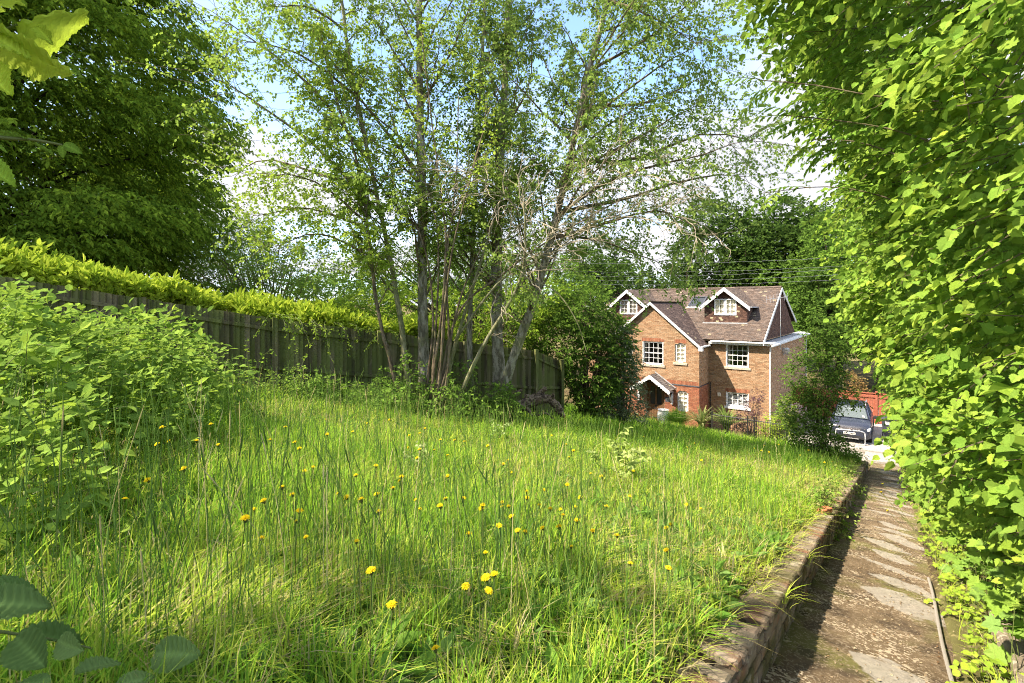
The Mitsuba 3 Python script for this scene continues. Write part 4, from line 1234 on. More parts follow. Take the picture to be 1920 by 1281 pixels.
# ---- the big dark tree beyond the fence on the left: drooping layers of long leaves
rng = np.random.default_rng(41)
bt = thing('chestnut_tree', 'large dark tree with drooping layered leaves beyond the fence on the left', 'tree')
base = np.array([-18.5, 16.0, 0.0]); base[2] = ground_at(base[0], base[1])
CX = []
for k in range(170):
    a = rng.uniform(-2.6, 1.2)
    h = rng.uniform(0.6, 15.5)
    prof = 7.4 * math.sqrt(max(0.05, 1 - ((h - 5.5) / 11.5) ** 2))
    rr = prof * rng.uniform(.45, 1.0)
    CX.append([base[0] + math.cos(a) * rr, base[1] + math.sin(a) * rr * .85, base[2] + h + .3, rng.uniform(1.2, 2.1), rng.uniform(1.2, 2.1), rng.uniform(.45, .8)])
CX = np.array(CX)
P, O = lumps_points(rng, CX[:, :3], CX[:, 3:], 25000, inner=.5, cull=.5)
out = norm((P - (base + [0, 0, 6])) * [1, 1, .15])
D = norm(out * .9 + O * [.4, .4, .2] + rng.normal(0, .25, P.shape) + [0, 0, -.25])
m, line = sprays(rng, P, D, 7, .42, .19, [[.13, .225, .024], [.18, .30, .03], [.095, .17, .02], [.38, .52, .055]], DIAMOND, ratio=.46, droop=.55, up=(-.1, -.1, 1), loose=.35, spread=.7, sag=.35)
put('crown', m, 'leaf', bt)
tl = smoothline([base - [0, 0, .4], base + [.2, 0, 4], base + [.3, .2, 12]], 14)
limbs = np.array([smoothline([tl[rng.integers(3, 12)], (c[:3] + base + [0, 0, c[2] * .6]) / 2 * [1, 1, 1], c[:3]], 8) for c in CX[::2]])
put('trunk', join([tube(tl, np.linspace(.38, .12, 14), 10), tubes(limbs, taper(limbs, .09, .02), 5), tubes(line[::6, ::2], taper(line[::6, ::2], .006, .002), 3)]), 'bark_dark', bt)

# ---- trees and tall shrubs behind the fence
def blob(px, py, Y, rx, rz, ry=None):
    c = at(px, py, Y)
    return [c[0], c[1], c[2], rx, ry or rx, rz]


shrub('hawthorn', 'pale green loose hawthorn behind the fence beside the big dark tree', [blob(430, 500, 19, 1.5, 1.3), blob(500, 530, 18, 1.4, 1.0), blob(390, 540, 18, 1.2, .9), blob(560, 560, 17.5, 1.2, .8), blob(470, 450, 20, 1.0, 1.0), blob(640, 570, 17, 1.2, .8)], 2600, 7, .3, .075, MID + YG[:1], TREFOIL, 51, cat='tree', base=[-9.0, 19, -1.2], stem_r=.035, ratio=.7)
shrub('holly_bush', 'dark grey green bush beyond the fence under the open sky', [blob(420, 450, 27, 2.0, 1.6), blob(490, 480, 26, 2.0, 1.4), blob(360, 470, 28, 2.2, 1.6), blob(570, 500, 27, 1.9, 1.2)], 1800, 7, .4, .12, [[.12, .18, .06], [.16, .23, .08], [.09, .14, .05]], DIAMOND, 52, base=[-14, 27, -2.4], stem_r=.05)
shrub('laurel_bush', 'bright yellow green laurel behind the fence between the aspen trunks', [blob(700, 590, 15.5, 1.3, .8), blob(790, 590, 16, 1.4, 1.0), blob(880, 590, 16.3, 1.4, .95), blob(960, 600, 16.5, 1.3, .9), blob(620, 600, 15, 1.0, .6), blob(1010, 560, 17, 1.2, .8)], 1900, 7, .32, .11, YG + [[.18, .32, .045]], LANCE, 53, base=[-2, 16.2, -2.4], mat='glossy_leaf', stem_r=.03, ratio=.5)
shrub('shade_tree', 'dense shaded tree crown behind the thick aspens', [blob(850, 500, 22, 2.0, 1.3), blob(940, 500, 22, 2.0, 1.3), blob(1030, 530, 22, 1.8, 1.1), blob(740, 510, 22, 1.9, 1.2), blob(1080, 560, 21, 1.4, .9)], 2400, 7, .4, .11, MID + DARK[:2], DIAMOND, 54, cat='tree', base=[0, 24, -3.6], stem_r=.07)
shrub('laurel_bush', 'big dark glossy laurel hanging over the right end of the fence', [blob(1060, 640, 16.6, 1.0, 1.2), blob(1110, 690, 16.8, 1.0, 1.3), blob(1090, 590, 17, 1.1, .9), blob(1020, 610, 16.8, 1.0, .8), blob(1140, 640, 17.5, .9, 1.0), blob(1120, 740, 17, .8, .8), blob(1155, 700, 17.6, .7, .9)], 2300, 7, .32, .13, DARK + MID[:2], LANCE, 55, base=[2.6, 16.9, -2.2], mat='glossy_leaf', stem_r=.03, ratio=.42, up=(-.3, -.3, .8))
shrub('grey_shrub', 'rounded grey green shrub in front of the house beside the laurel', [blob(1175, 740, 16.8, .62, .9), blob(1165, 680, 17, .62, .8), blob(1185, 785, 16.6, .55, .6), blob(1140, 775, 16.7, .6, .7), blob(1160, 635, 17.2, .5, .5)], 2300, 7, .2, .06, GREY + [[.17, .25, .09], [.34, .38, .26]], DIAMOND, 56, base=[3.9, 16.8, -2.4], stem_r=.02, ratio=.5, loose=.8)

# ---- laurel hedge that tops the fence
rng = np.random.default_rng(61)
lh = thing('laurel_hedge', 'bright yellow green laurel hedge rising just above the fence', 'hedge')
t = rng.uniform(-8, 4.5, 3000)
t = t[meshkit.noise(np.stack([t * 2.3, 0 * t, 0 * t], -1), 44) > .06 + .2 * rng.random(len(t))]
dep = rng.uniform(.15, 1.0, len(t))
top = np.array([fence_top(x) for x in t]) + -.17 + .62 * meshkit.fbm(np.stack([t * 1.7, dep * 2, 0 * t], -1), 3, 4) ** 1.3 + np.interp(t, [-8, -3, 0, 5], [.12, .14, .04, .04])
hgt = top - np.abs(rng.normal(0, .24, len(t)))
P = np.stack([FA[0] + FD[0] * t - FN[0] * dep, FA[1] + FD[1] * t - FN[1] * dep, hgt], -1)
D = norm(rng.normal(0, .45, P.shape) + [0, 0, 1.0])
m, line = sprays(rng, P, D, 7, .24, .20, [[.46, .56, .06], [.52, .60, .08], [.40, .52, .05], [.27, .40, .04]], LANCE, ratio=.38, droop=-.25, up=(.1, -.5, .5), loose=.6, spread=.8, sag=0)
put('foliage', m, 'glossy_leaf', lh)
st = np.stack([P[::14] * [1, 1, 0] + np.stack([0 * P[::14, 0], 0 * P[::14, 0], P[::14, 2] - 1.6], -1), P[::14] - [0, 0, .6], P[::14]], 1)
put('stems', join([tubes(line[::3, ::2], taper(line[::3, ::2], .004, .002), 3), tubes(st, taper(st, .015, .006), 4)]), 'stem_green', lh)
# trailing shoots that hang over the fence top near the post
vs_ = thing('climbing_shoots', 'thin leafy climbing shoots hanging down the front of the fence', 'climber')
P0, Dl = [], []
for tt in rng.uniform(-.3, 2.6, 26):
    q = FA + FD * tt + FN * rng.uniform(.06, .2)
    P0.append([q[0], q[1], fence_top(tt) + .1]); Dl.append([FN[0] * .6 + rng.normal(0, .5), FN[1] * .6 + rng.normal(0, .3), rng.uniform(-.7, .1)])
Ls = branches(rng, np.array(P0), np.array(Dl), rng.uniform(.4, 1.15, 26), 8, .2, -.9)
P, D, t2, o = spawn(rng, Ls, 9, .05, 1, .9)
m, line = sprays(rng, P, D, 3, .07, .045, YG + MID[:2], TREFOIL, ratio=.65)
put('leaves', m, 'leaf', vs_)
put('shoots', tubes(Ls, taper(Ls, .005, .002), 4), 'stem_green', vs_)

# ---- woodland beyond the house
G1 = 'trees beyond the house'
far_tree('oak_tree', 'tall dark oak behind the right end of the roof', (at(1400, 0, 58)[0], 58), 21.5, (8.5, 7), 4600, .36, FOREST, 71, group=G1)
far_tree('oak_tree', 'dark oak beside the tall one, nearer the lime hedge', (at(1500, 0, 62)[0], 62), 21, (8, 7), 3400, .38, FOREST + DARK, 72, group=G1)
far_tree('ash_tree', 'light green tree standing just right of the house', (at(1575, 0, 46)[0], 46), 17.5, (6.0, 5.5), 3800, .26, DARK + MID[:2], 73, group=G1, low=.05)
far_tree('sycamore_tree', 'leafy sycamore close behind the side wall of the house', (at(1560, 0, 41)[0], 41.5), 12.0, (3.9, 3.6), 3800, .20, DARK + MID[:1], 74, group=G1, low=.0)
far_tree('sycamore_tree', 'shaded sycamore over the red gate', (at(1650, 0, 42)[0], 42), 15, (4.5, 4), 2400, .22, DARK + MID[:1], 75, group=G1, low=.0)
far_tree('low_tree', 'low distant tree line behind the middle of the roof', (at(1260, 0, 64)[0], 66), 11.0, (7.5, 5), 2200, .34, DARK + MID[:1], 76, group=G1, low=.05)
far_tree('low_tree', 'low distant tree behind the left dormer', (at(1150, 0, 60)[0], 60), 13.0, (6.5, 5), 2200, .34, DARK + FOREST, 77, group=G1, low=.05)
far_tree('pine_tree', 'tall bare trunked pine left of the house', (at(1120, 0, 38)[0], 38), 12.5, (3.2, 3), 1300, .2, DARK, 78, group=G1, low=.45, trunk_r=.24)
far_tree('low_tree', 'distant dark tree seen between the aspen trunks', (at(900, 0, 50)[0], 50), 13.0, (7, 5), 1500, .3, DARK + MID[:1], 79, group=G1, low=.05)
far_tree('low_tree', 'distant bush topped tree beyond the left end of the fence', (at(640, 0, 45)[0], 45), 10.5, (6, 5), 1500, .28, MID + DARK[:1], 80, group=G1, low=.05)
far_tree('low_tree', 'distant tree beyond the driveway hidden by the lime hedge', (at(1800, 0, 50)[0], 50), 18, (9, 6), 1600, .36, DARK + MID[:1], 81, group=G1, low=.0)
far_tree('low_tree', 'distant tree far left behind the big dark one', (at(150, 0, 34)[0], 34), 19, (11, 6), 2200, .42, DARK + MID[:1], 82, group=G1, low=.0)

# ---- the tall hedge of limes and hazels right of the path
rng = np.random.default_rng(91)


def hedge_v(h, u):
    far = np.interp(h, [0, .6, 1.4, 2.2, 3.2, 4.2, 5.2, 6.4], [-.85, -.60, -.45, -.45, -.35, -.15, .25, .70])
    near = np.interp(h, [0, .55, .9, 1.3, 2.0, 2.85, 3.6, 5.0, 6.5], [-1.7, -1.4, -.80, -.38, -.28, -.24, -.04, .44, .80])
    k = np.clip((8.5 - u) / 2.5, 0, 1)
    v = near * k + far * (1 - k)
    v = v - np.interp(h, [2.4, 3.4], [.9, .45]) * np.clip(3.7 - u, 0, 3)
    return v - .15 * np.clip((u - 18) / 8, 0, 1)


def hedge_points(n, u0, u1, h0, h1, depth):
    u, h = rng.uniform(u0, u1, n), rng.uniform(h0, h1, n)
    w = np.stack([u * .9, h * .9, 0 * u], -1)
    bump = (meshkit.fbm(w, 3, 12) - .5) * np.interp(u, [5, 9], [1.0, 1.8]) + (meshkit.fbm(w * [1.8, 3.6, 1], 2, 13) - .5) * np.interp(u, [5, 9], [.9, 1.3])
    d = rng.exponential(depth, n)
    v = hedge_v(h, u) + bump * np.interp(h, [0, 1, 3], [.25, .6, 1]) - d
    P = W(np.stack([u, v, path_z(u) + h], -1))
    return P, u, v, h


lt = thing('lime_hedge', 'tall sunlit hedge of lime and hazel leaning over the path', 'hedge')
parts_, lines_ = [], []
for (n, u0, u1, h0, h1, dep, nl, L, tp) in [(3600, 2.9, 6.8, .35, 6.4, .30, 7, .058, ROUND), (2300, 6.8, 10, .35, 7.0, .34, 7, .075, OVAL), (1500, 2.8, 9.5, 2.6, 7.4, .8, 7, .062, OVAL), (4600, 10, 27, .3, 7.0, .4, 6, .085, LANCE), (900, 9.5, 27, .2, 7.0, 1.3, 6, .10, LANCE), (2500, 3.0, 9.5, .6, 7.2, 1.2, 6, .085, LANCE)]:
    P, u, v, h = hedge_points(n, u0, u1, h0, h1, dep)
    X, Yd = P[:, 0], P[:, 1]
    ok = (Yd > 1.3) & (np.hypot(X, Yd) > 2.5)
    P, h = P[ok], h[ok]
    D = norm(W(np.array([0, 1.0, 0])) * .9 + rng.normal(0, .5, P.shape) + [0, 0, -.15])
    m, line = sprays(rng, P, D, nl, .26, L, LIME + YG[:1] + MID + DARK[3:] + [[.14, .26, .035], [.38, .47, .06]], tp, ratio=.88, droop=.45, up=W(np.array([-.15, .40, .85])), loose=.58, sag=.3, lvar=.38)
    parts_.append(m); lines_.append(line)
# the nearest three hundred leaves are parts of their own
k = len(ROUND[0])
V, F, C = parts_[0]
nl_ = len(V) // k
cen = V.reshape(nl_, k, 3).mean(1)
inview = (np.abs(cen[:, 0] / cen[:, 1]) < 1.07) & (np.abs((EYE - cen[:, 2]) / cen[:, 1] - .07) < .72)
order = np.argsort(np.where(inview, np.linalg.norm(cen - [0, 0, EYE], axis=1), 1e3))
near = order[:300]
for i in near:
    put('leaf', (V[i * k:(i + 1) * k], ROUND[1], C[i * k:(i + 1) * k]), 'leaf', lt)
rest = np.sort(order[300:])
parts_[0] = (V.reshape(nl_, k, 3)[rest].reshape(-1, 3), (ROUND[1][None] + (np.arange(len(rest)) * k)[:, None, None]).reshape(-1, 3), C.reshape(nl_, k, 3)[rest].reshape(-1, 3))
put('foliage', join(parts_), 'leaf', lt, kind='stuff')
stm = []
for u0 in np.arange(4.4, 26, .75):
    v0 = -1.55 + rng.normal(0, .18)
    for q in range(3):
        b = np.array([u0 + rng.normal(0, .1), v0 + rng.normal(0, .1), float(path_z(u0)) - .1])
        tip = b + [rng.normal(.5, .8), rng.uniform(-.2, 1.5), rng.uniform(3.5, 7)]
        stm.append(W(smoothline([b, b * .5 + tip * .5 + [0, -.35, .3], tip], 10)))
stm = np.array([q for q in stm if q[-1, 1] > 3.6 and toUV(q[-1, 0], q[-1, 1])[0] > 5])
P, D, t, o = spawn(rng, stm[np.array([toUV(q[-1, 0], q[-1, 1])[0] > 8 for q in stm])], 7, .15, 1, 1.0)
L2 = branches(rng, P, D + W(np.array([0, .2, 0])), .9, 6, .18, -.1)
al = np.concatenate(lines_)
put('branches', join([tubes(stm, taper(stm, .030, .010), 6), tubes(L2, taper(L2, .012, .004), 4), tubes(al[::3, ::2], taper(al[::3, ::2], .004, .002), 3)]), 'bark_brown', lt)
# maple seedlings under the hedge, by the path's right side
def low_leaves(name, label, u0, u1, v0, v1, n, hh, L, pal, tmpl, seed, cat='plant'):
    r = np.random.default_rng(seed)
    u, v = r.uniform(u0, u1, n), r.uniform(v0, v1, n)
    h = r.uniform(*hh, n)
    B = W(np.stack([u, v, ground_z(u, np.minimum(v, -.43) if v1 < .3 else v)], -1))
    P = B + np.stack([r.normal(0, .05, n), r.normal(0, .05, n), h], -1)
    m, line = sprays(r, P, norm(r.normal(0, 1, (n, 3)) * [1, 1, .2]), 4, .12, L, pal, tmpl, ratio=1.05, droop=.2, up=(-.3, -.1, 1), loose=.3)
    key = thing(name, label, cat)
    put('leaves', m, 'leaf', key)
    st = np.stack([B, (B + P) / 2 + r.normal(0, .02, P.shape), P], 1)
    put('stems', join([tubes(st, taper(st, .004, .0025), 4), tubes(line, taper(line, .002, .0015), 3)]), 'stem_green', key)
    return key


low_leaves('maple_seedlings', 'low maple seedlings with lobed leaves under the hedge by the path', 3.9, 8.5, -1.5, -.62, 300, (.12, .6), .10, LIME + [[.22, .36, .10]], MAPLE, 92)
low_leaves('maple_seedlings', 'large lobed maple leaves near the stone edging', 2.6, 5.0, -1.9, -1.0, 90, (.15, .5), .13, LIME + [[.22, .36, .12]], MAPLE, 93)
low_leaves('verge_weeds', 'small yellow green weeds along the right side of the path', 3.4, 12, -.75, -.46, 330, (.01, .10), .045, YG, OVAL, 94)

# ---- ash fronds reaching out over the path
ak = thing('ash_branch', 'ash branches with feathery paired leaflets against the sky', 'branch')
rng = np.random.default_rng(95)
lv, st = [], []
twig = [pxline([(1760, 190), (1640, 180), (1530, 160), (1425, 150)], [3.1, 3.2, 3.3, 3.4], 10), pxline([(1760, 270), (1660, 240), (1560, 225), (1465, 215)], [3.1, 3.2, 3.3, 3.4], 10), pxline([(1760, 420), (1660, 370), (1550, 350), (1430, 362)], [3.7, 3.8, 3.9, 4.0], 10), pxline([(1740, 330), (1680, 290), (1600, 265), (1515, 262)], [3.2, 3.3, 3.4, 3.5], 10)]
twig = np.array(twig)
P, D, t, o = spawn(rng, twig, 9, .3, 1, .7)
D = norm(D + [-.5, 0, -.35])
R = branches(rng, P, D, .25, 6, .05, -.5)
for b in range(len(R)):
    q = R[b]
    tn = norm(q[-1] - q[0])
    sd = norm(np.cross(tn, [0, 0, 1.0]))
    Bs, As = [], []
    for s in (1.6, 2.6, 3.6, 4.6, 5.6):
        p_ = q[int(s)] * (1 - s % 1) + q[min(int(s) + 1, 6)] * (s % 1)
        for w in (-1, 1):
            Bs.append(p_); As.append(tn * .55 + sd * w * .8 + [0, 0, -.25] + rng.normal(0, .1, 3))
    Bs.append(q[-1]); As.append(tn + [0, 0, -.2])
    Bs, As = np.array(Bs), np.array(As)
    c = tints(rng, MID + LIME, 1)
    lv.append(leaves(Bs, As, np.array([-.2, -.1, 1.0]) + rng.normal(0, .25, Bs.shape), .070 + .008 * rng.normal(size=len(Bs)), .025, np.repeat(c, len(Bs), 0), LANCE))
put('leaves', join(lv), 'leaf', ak)
for q in twig:
    put('twig', tube(q, np.linspace(.006, .003, len(q)), 6), 'bark_brown', ak, smooth=True)
put('leaf_stalks', tubes(R, taper(R, .003, .0015), 4), 'stem_green', ak, kind='stuff')
# ------------------------------------------------------------------ bushes on the lawn's left side
BR = [[.25, .39, .07], [.18, .31, .055], [.31, .45, .08], [.14, .24, .05]]


def mound(u0, u1, v0, v1, hmax, n, seed):
    pass


rng = np.random.default_rng(111)
lumps = []
for k in range(46):
    x = rng.uniform(-8.6, -3.2)
    y = rng.uniform(3.4, 8.4)
    if x / y < -1.35 or x / y > -.68 or (x + 3.0) * .5 + (y - 4) * .25 > .15:
        continue
    g = float(ground_at(x, y))
    lumps.append([x, y, g + rng.uniform(.25, 1.05) * np.clip((-x - 2.4) / 2.2, .3, 1), .52, .52, .40])
for x, y, hh in [(-3.5, 3.2, .40), (-3.9, 3.6, .55), (-3.1, 2.75, .25), (-4.2, 4.1, .7), (-3.8, 4.2, .40), (-4.6, 4.6, .8), (-2.85, 2.5, .15)]:
    lumps.append([x, y, float(ground_at(x, y)) + hh, .5, .45, .36])
shrub('bramble_bush', 'big arching bramble bush spilling from the fence onto the lawn', lumps, 4100, 5, .30, .085, BR + YG[:1], TREFOIL, 112, base=[-6.2, 6.2, float(ground_at(-6.2, 6.2))], stem_r=.008, stems=14, bark='stem_green', ratio=.68, droop=.2, up=(-.2, -.2, 1), loose=.45, lvar=.4)
# undergrowth round the trunks, weeds along the fence
def patch(name, label, pts, n, hh, L, pal, tmpl, seed, tl=.2, nl=5, cat='undergrowth', **k):
    r = np.random.default_rng(seed)
    pts = np.array(pts, float)
    i = r.integers(len(pts), size=n)
    a, rad = r.uniform(0, 2 * math.pi, n), np.sqrt(r.random(n))
    x = pts[i, 0] + np.cos(a) * rad * pts[i, 2]
    y = pts[i, 1] + np.sin(a) * rad * pts[i, 2]
    h = hh * pts[i, 3] * r.random(n) ** .7 * (1 - .6 * rad**2) * (.35 + 1.3 * meshkit.noise(np.stack([x * 1.7, y * 1.7, 0 * x], -1), seed))
    P = np.stack([x, y, ground_at(x, y) + h], -1)
    D = norm(r.normal(0, .8, P.shape) + [0, 0, .25])
    m, line = sprays(r, P, D, nl, tl, L, pal, tmpl, **k)
    key = thing(name, label, cat)
    put('leaves', m, 'leaf', key)
    b = P * [1, 1, 0] + np.stack([0 * x, 0 * x, ground_at(x, y) - .02], -1)
    st = np.stack([b, (b + P) / 2 + r.normal(0, .04, P.shape), P], 1)
    put('stems', join([tubes(st, taper(st, .004, .0025), 3), tubes(line, taper(line, .003, .0015), 3)]), 'stem_green', key)
    return key


def gxy(px, Y):
    return (px - 960) / 900 * Y


patch('bramble_undergrowth', 'low bramble undergrowth round the feet of the aspens', [(gxy(px, Y), Y, r, h) for px, Y, r, h in [(640, 11.0, .7, .6), (700, 10.6, .7, .8), (760, 10.4, .7, 1), (830, 10.5, .7, .95), (890, 10.9, .7, 1), (930, 11.3, .5, 1.1), (860, 11.6, .6, 1.4), (740, 11.6, .6, 1.0), (600, 10.6, .5, .5), (800, 11.7, .5, 1.1), (950, 11.2, .4, .8)]],
      2000, 1.25, .075, MID + DARK[:1] + [[.22, .36, .07]], TREFOIL, 121, ratio=.7)
patch('fence_weeds', 'loose leafy weeds growing up against the fence', [(gxy(px, Y), Y, r, h) for px, Y, r, h in [(370, 8.6, .6, 1.2), (420, 9.2, .6, 1), (480, 9.8, .6, 1), (540, 10.3, .6, 1.1), (590, 10.8, .5, .9), (330, 8, .5, 1.2)]], 520, .85, .055, BR + YG[:1], TREFOIL, 122, ratio=.65)
# thin arching bramble shoots in front of the fence
r = np.random.default_rng(123)
bs = thing('bramble_shoots', 'long thin bramble shoots arching up in front of the fence', 'plant')
B0 = []
for px, Y in [(345, 8.2), (390, 8.7), (440, 9.2), (470, 9.4), (545, 10), (560, 10.2), (600, 10.6), (300, 7.8)]:
    x = gxy(px, Y); B0.append([x, Y, ground_at(x, Y)])
Ls = branches(r, np.array(B0), np.array([[r.normal(.25, .3), r.normal(0, .3), 1.0] for _ in B0]), r.uniform(.9, 1.6, len(B0)), 9, .10, -1.0)
P, D, t, o = spawn(r, Ls, 12, .3, 1, .8)
m, line = sprays(r, P, D, 3, .1, .06, MID + YG[:2], TREFOIL, ratio=.65)
put('leaves', m, 'leaf', bs)
put('shoots', tubes(Ls, taper(Ls, .006, .003), 5), 'stem_green', bs)

# ------------------------------------------------------------------ grass
def blades(rng, P, h, w, lean, az, color, seg=3):
    """Bent tapering blades standing on P."""
    n = len(P)
    s = np.linspace(0, 1, seg + 1)
    d = np.stack([np.cos(az), np.sin(az), 0 * az], -1)
    face = az + rng.normal(math.pi / 2, .5, n)
    side = np.stack([np.cos(face), np.sin(face), 0 * az], -1)
    V = []
    for k, t in enumerate(s):
        c = P + d * (lean * h * t**2)[:, None] + np.array([0, 0, 1.0]) * (h * (t - .35 * np.minimum(lean, 1.6) * t**2.2))[:, None]
        if k < seg:
            hw = (w * .5 * (1 - .55 * t))[:, None]
            V += [c - side * hw, c + side * hw]
        else:
            V.append(c)
    V = np.stack(V, 1)
    f = []
    for k in range(seg - 1):
        a = 2 * k
        f += [[a, a + 1, a + 3], [a, a + 3, a + 2]]
    a = 2 * (seg - 1)
    f.append([a, a + 1, a + 2])
    f = np.array(f)
    nv = V.shape[1]
    return V.reshape(-1, 3), (f[None] + (np.arange(n) * nv)[:, None, None]).reshape(-1, 3), np.repeat(color, nv, 0)


def lawn_points(rng, n, rmin, rmax, power):
    """Points on the lawn, thinning out with the distance from the camera."""
    out, got = [], 0
    while got < n:
        r_ = (rmin ** (2 - power) + rng.random(n) * (rmax ** (2 - power) - rmin ** (2 - power))) ** (1 / (2 - power))
        a = rng.uniform(-.95, 1.02, n)
        x, y = r_ * np.sin(a), r_ * np.cos(a)
        u, v = toUV(x, y)
        t = ((x - FA[0]) * FD[0] + (y - FA[1]) * FD[1])
        d = (x - FA[0]) * FN[0] + (y - FA[1]) * FN[1]
        ok = (v > .84 + .06 * rng.normal(size=n)) & (v > .77) & (u < 22.0 + .3 * rng.normal(size=n)) & ((d > .1) | (t > 8.1))
        out.append(np.stack([x, y], -1)[ok]); got += ok.sum()
    p = np.vstack(out)[:n]
    return np.column_stack([p, ground_at(p[:, 0], p[:, 1]) - .01])


SUNNY = np.array([[.43, .56, .06], [.49, .60, .08], [.37, .53, .05], [.55, .60, .13]])
LUSH = np.array([[.22, .43, .04], [.27, .48, .05], [.18, .37, .036], [.33, .52, .06]])
STRAW = np.array([[.48, .42, .19], [.42, .36, .15], [.52, .47, .26]])
rng = np.random.default_rng(131)


def lawn_tone(P):
    """0 = lush and tall, 1 = dry and short: the thin strip by the wall and the middle are drier."""
    u, v = toUV(P[:, 0], P[:, 1])
    w = np.stack([P[:, 0] * .55, P[:, 1] * .55, 0 * u], -1)
    n = meshkit.fbm(w, 3, 21)
    dry = np.interp(v, [.7, 1.6, 3.5, 6, 9], [1.0, .85, .55, .35, .25]) * np.interp(u, [0, 3, 12, 16, 20], [.55, 1.0, .9, .5, .25])
    return np.clip(dry + 1.6 * (n - .5), 0, 1)


ms = []
for (n, r0, r1, pw, hs, ws, seg) in [(56000, 1.5, 8, 1.15, 1.0, 1.35, 3), (62000, 6, 28, 1.1, 1.0, 1.9, 2)]:
    P = lawn_points(rng, int(n * 1.45), r0, r1, pw)
    clump = meshkit.noise(np.column_stack([P[:, :2] * 7.0, 0 * P[:, 0]]), 77) * .65 + meshkit.noise(np.column_stack([P[:, :2] * 2.4, 0 * P[:, 0]]), 78) * .35
    P = P[np.argsort(-(clump + .28 * rng.random(len(P))))[:n]]                 # grows in tufts with gaps between
    q = lawn_tone(P)
    dist = np.linalg.norm(P[:, :2], axis=1)
    h = (.40 - .21 * q) * (.45 + .85 * rng.random(n)) * hs
    w = (.0050 + .0022 * (1 - q)) * (.7 + .6 * rng.random(n)) * (1 + dist * .05) * ws * .9
    c = np.where(rng.random((n, 1)) < q[:, None] * .75, tints(rng, SUNNY, n), tints(rng, LUSH, n))
    st = rng.random(n) < (.02 + .26 * q**2)
    c[st] = tints(rng, STRAW, int(st.sum()))
    ms.append(blades(rng, P, h, w, np.abs(rng.normal(.45, .38, n)), rng.uniform(0, 2 * math.pi, n), c, seg))
# short thatch between
n = 36000
P = lawn_points(rng, n, 1.4, 14, 1.2)
q = lawn_tone(P)
c = np.where(rng.random((n, 1)) < .12 + .35 * q[:, None], tints(rng, STRAW, n), tints(rng, SUNNY, n))
ms.append(blades(rng, P, .05 + .12 * rng.random(n), .004 * (1 + .08 * np.linalg.norm(P[:, :2], axis=1)), np.abs(rng.normal(.9, .5, n)), rng.uniform(0, 6.28, n), c, 2))
# flattened swathes of old and green blades lying across the tufts
n = 9000
P = lawn_points(rng, int(n * 2.5), 1.5, 12, 1.25)
P = P[np.argsort(-meshkit.fbm(np.column_stack([P[:, :2] * 1.6, 0 * P[:, 0]]), 3, 55) + .08 * rng.random(len(P)))[:n]]
az = 6.28 * meshkit.noise(np.column_stack([P[:, :2] * .9, 0 * P[:, 0]]), 56) * 2 + rng.normal(0, .5, n)
c = np.where(rng.random((n, 1)) < .4, tints(rng, STRAW, n), tints(rng, SUNNY, n))
ms.append(blades(rng, P + [0, 0, .05], .12 + .14 * rng.random(n), .0065 * (1 + .05 * np.linalg.norm(P[:, :2], axis=1)), 1.3 + .8 * rng.random(n), az, c, 3))
# grass that leans over the wall's top
n = 2600
u = rng.uniform(1.2, 20.5, n); v = .755 + .22 * rng.random(n)**1.3 - .05 * meshkit.noise(np.stack([u * 3, 0 * u, 0 * u], -1), 3)
P = W(np.stack([u, v, ground_z(u, np.maximum(v, .72))], -1))
c = np.where(rng.random((n, 1)) < .35, tints(rng, STRAW, n), tints(rng, SUNNY, n))
ms.append(blades(rng, P, .07 + .16 * rng.random(n), .006 + 0 * u, np.abs(rng.normal(1.0, .4, n)), rng.normal(math.atan2(-CU, SU), 1.0, n), c, 3))
# weeds tufts at the far corner hanging over the wall, and at the path's right side
n = 2200
u = rng.uniform(1.8, 22, n); v = -.42 - np.abs(rng.normal(0, .22, n))
P = W(np.stack([u, v, ground_z(u, np.minimum(v, -.43))], -1))
c = np.where(rng.random((n, 1)) < .35, tints(rng, STRAW, n), tints(rng, SUNNY, n))
ms.append(blades(rng, P, .05 + .2 * rng.random(n)**2, .006 + 0 * u, np.abs(rng.normal(.7, .4, n)), rng.uniform(0, 6.28, n), c, 3))
solo('grass', join(ms), 'grass_blade', 'long uncut meadow grass covering the sloping lawn', 'grass', kind='stuff')

# tall flowering stalks with seed heads, joined: nobody could count them
n = 3600
P = lawn_points(rng, n, 1.9, 14, 1.2)
h = (.42 + .36 * rng.random(n)) * np.interp(P[:, 0], [-3, 0, 2], [1.1, 1.0, .85])
az = rng.uniform(0, 6.28, n)
ln = np.abs(rng.normal(.12, .1, n))
line = np.stack([P + np.stack([np.cos(az) * ln * h * t**2, np.sin(az) * ln * h * t**2, h * t], -1) for t in (0, .35, .7, 1.0)], 1)
hd = np.stack([line[:, 3] + (line[:, 3] - line[:, 2]) * s for s in (0, .12, .28, .45)], 1)
rad = np.tile([.0012, .0028, .0026, .0008], (n, 1)) * (.7 + .7 * rng.random((n, 1))) * (rng.random((n, 1)) < .75)
cs = np.where(rng.random((n, 1)) < .06, tints(rng, STRAW, n), tints(rng, [[.10, .19, .03], [.16, .26, .045], [.08, .15, .03]], n))
wd = .0014 * (1 + .05 * np.linalg.norm(P[:, :2], axis=1))
a, b = tubes(line, np.repeat(wd[:, None], 4, 1), 4), tubes(hd, rad, 5)
solo('grass_stalks', join([a + (np.repeat(cs, 16, 0),), b + (np.repeat(cs * .9, 20, 0),)]), 'vertex_matte', 'thin flowering grass stalks with seed heads above the lawn', 'grass stalks', kind='stuff')

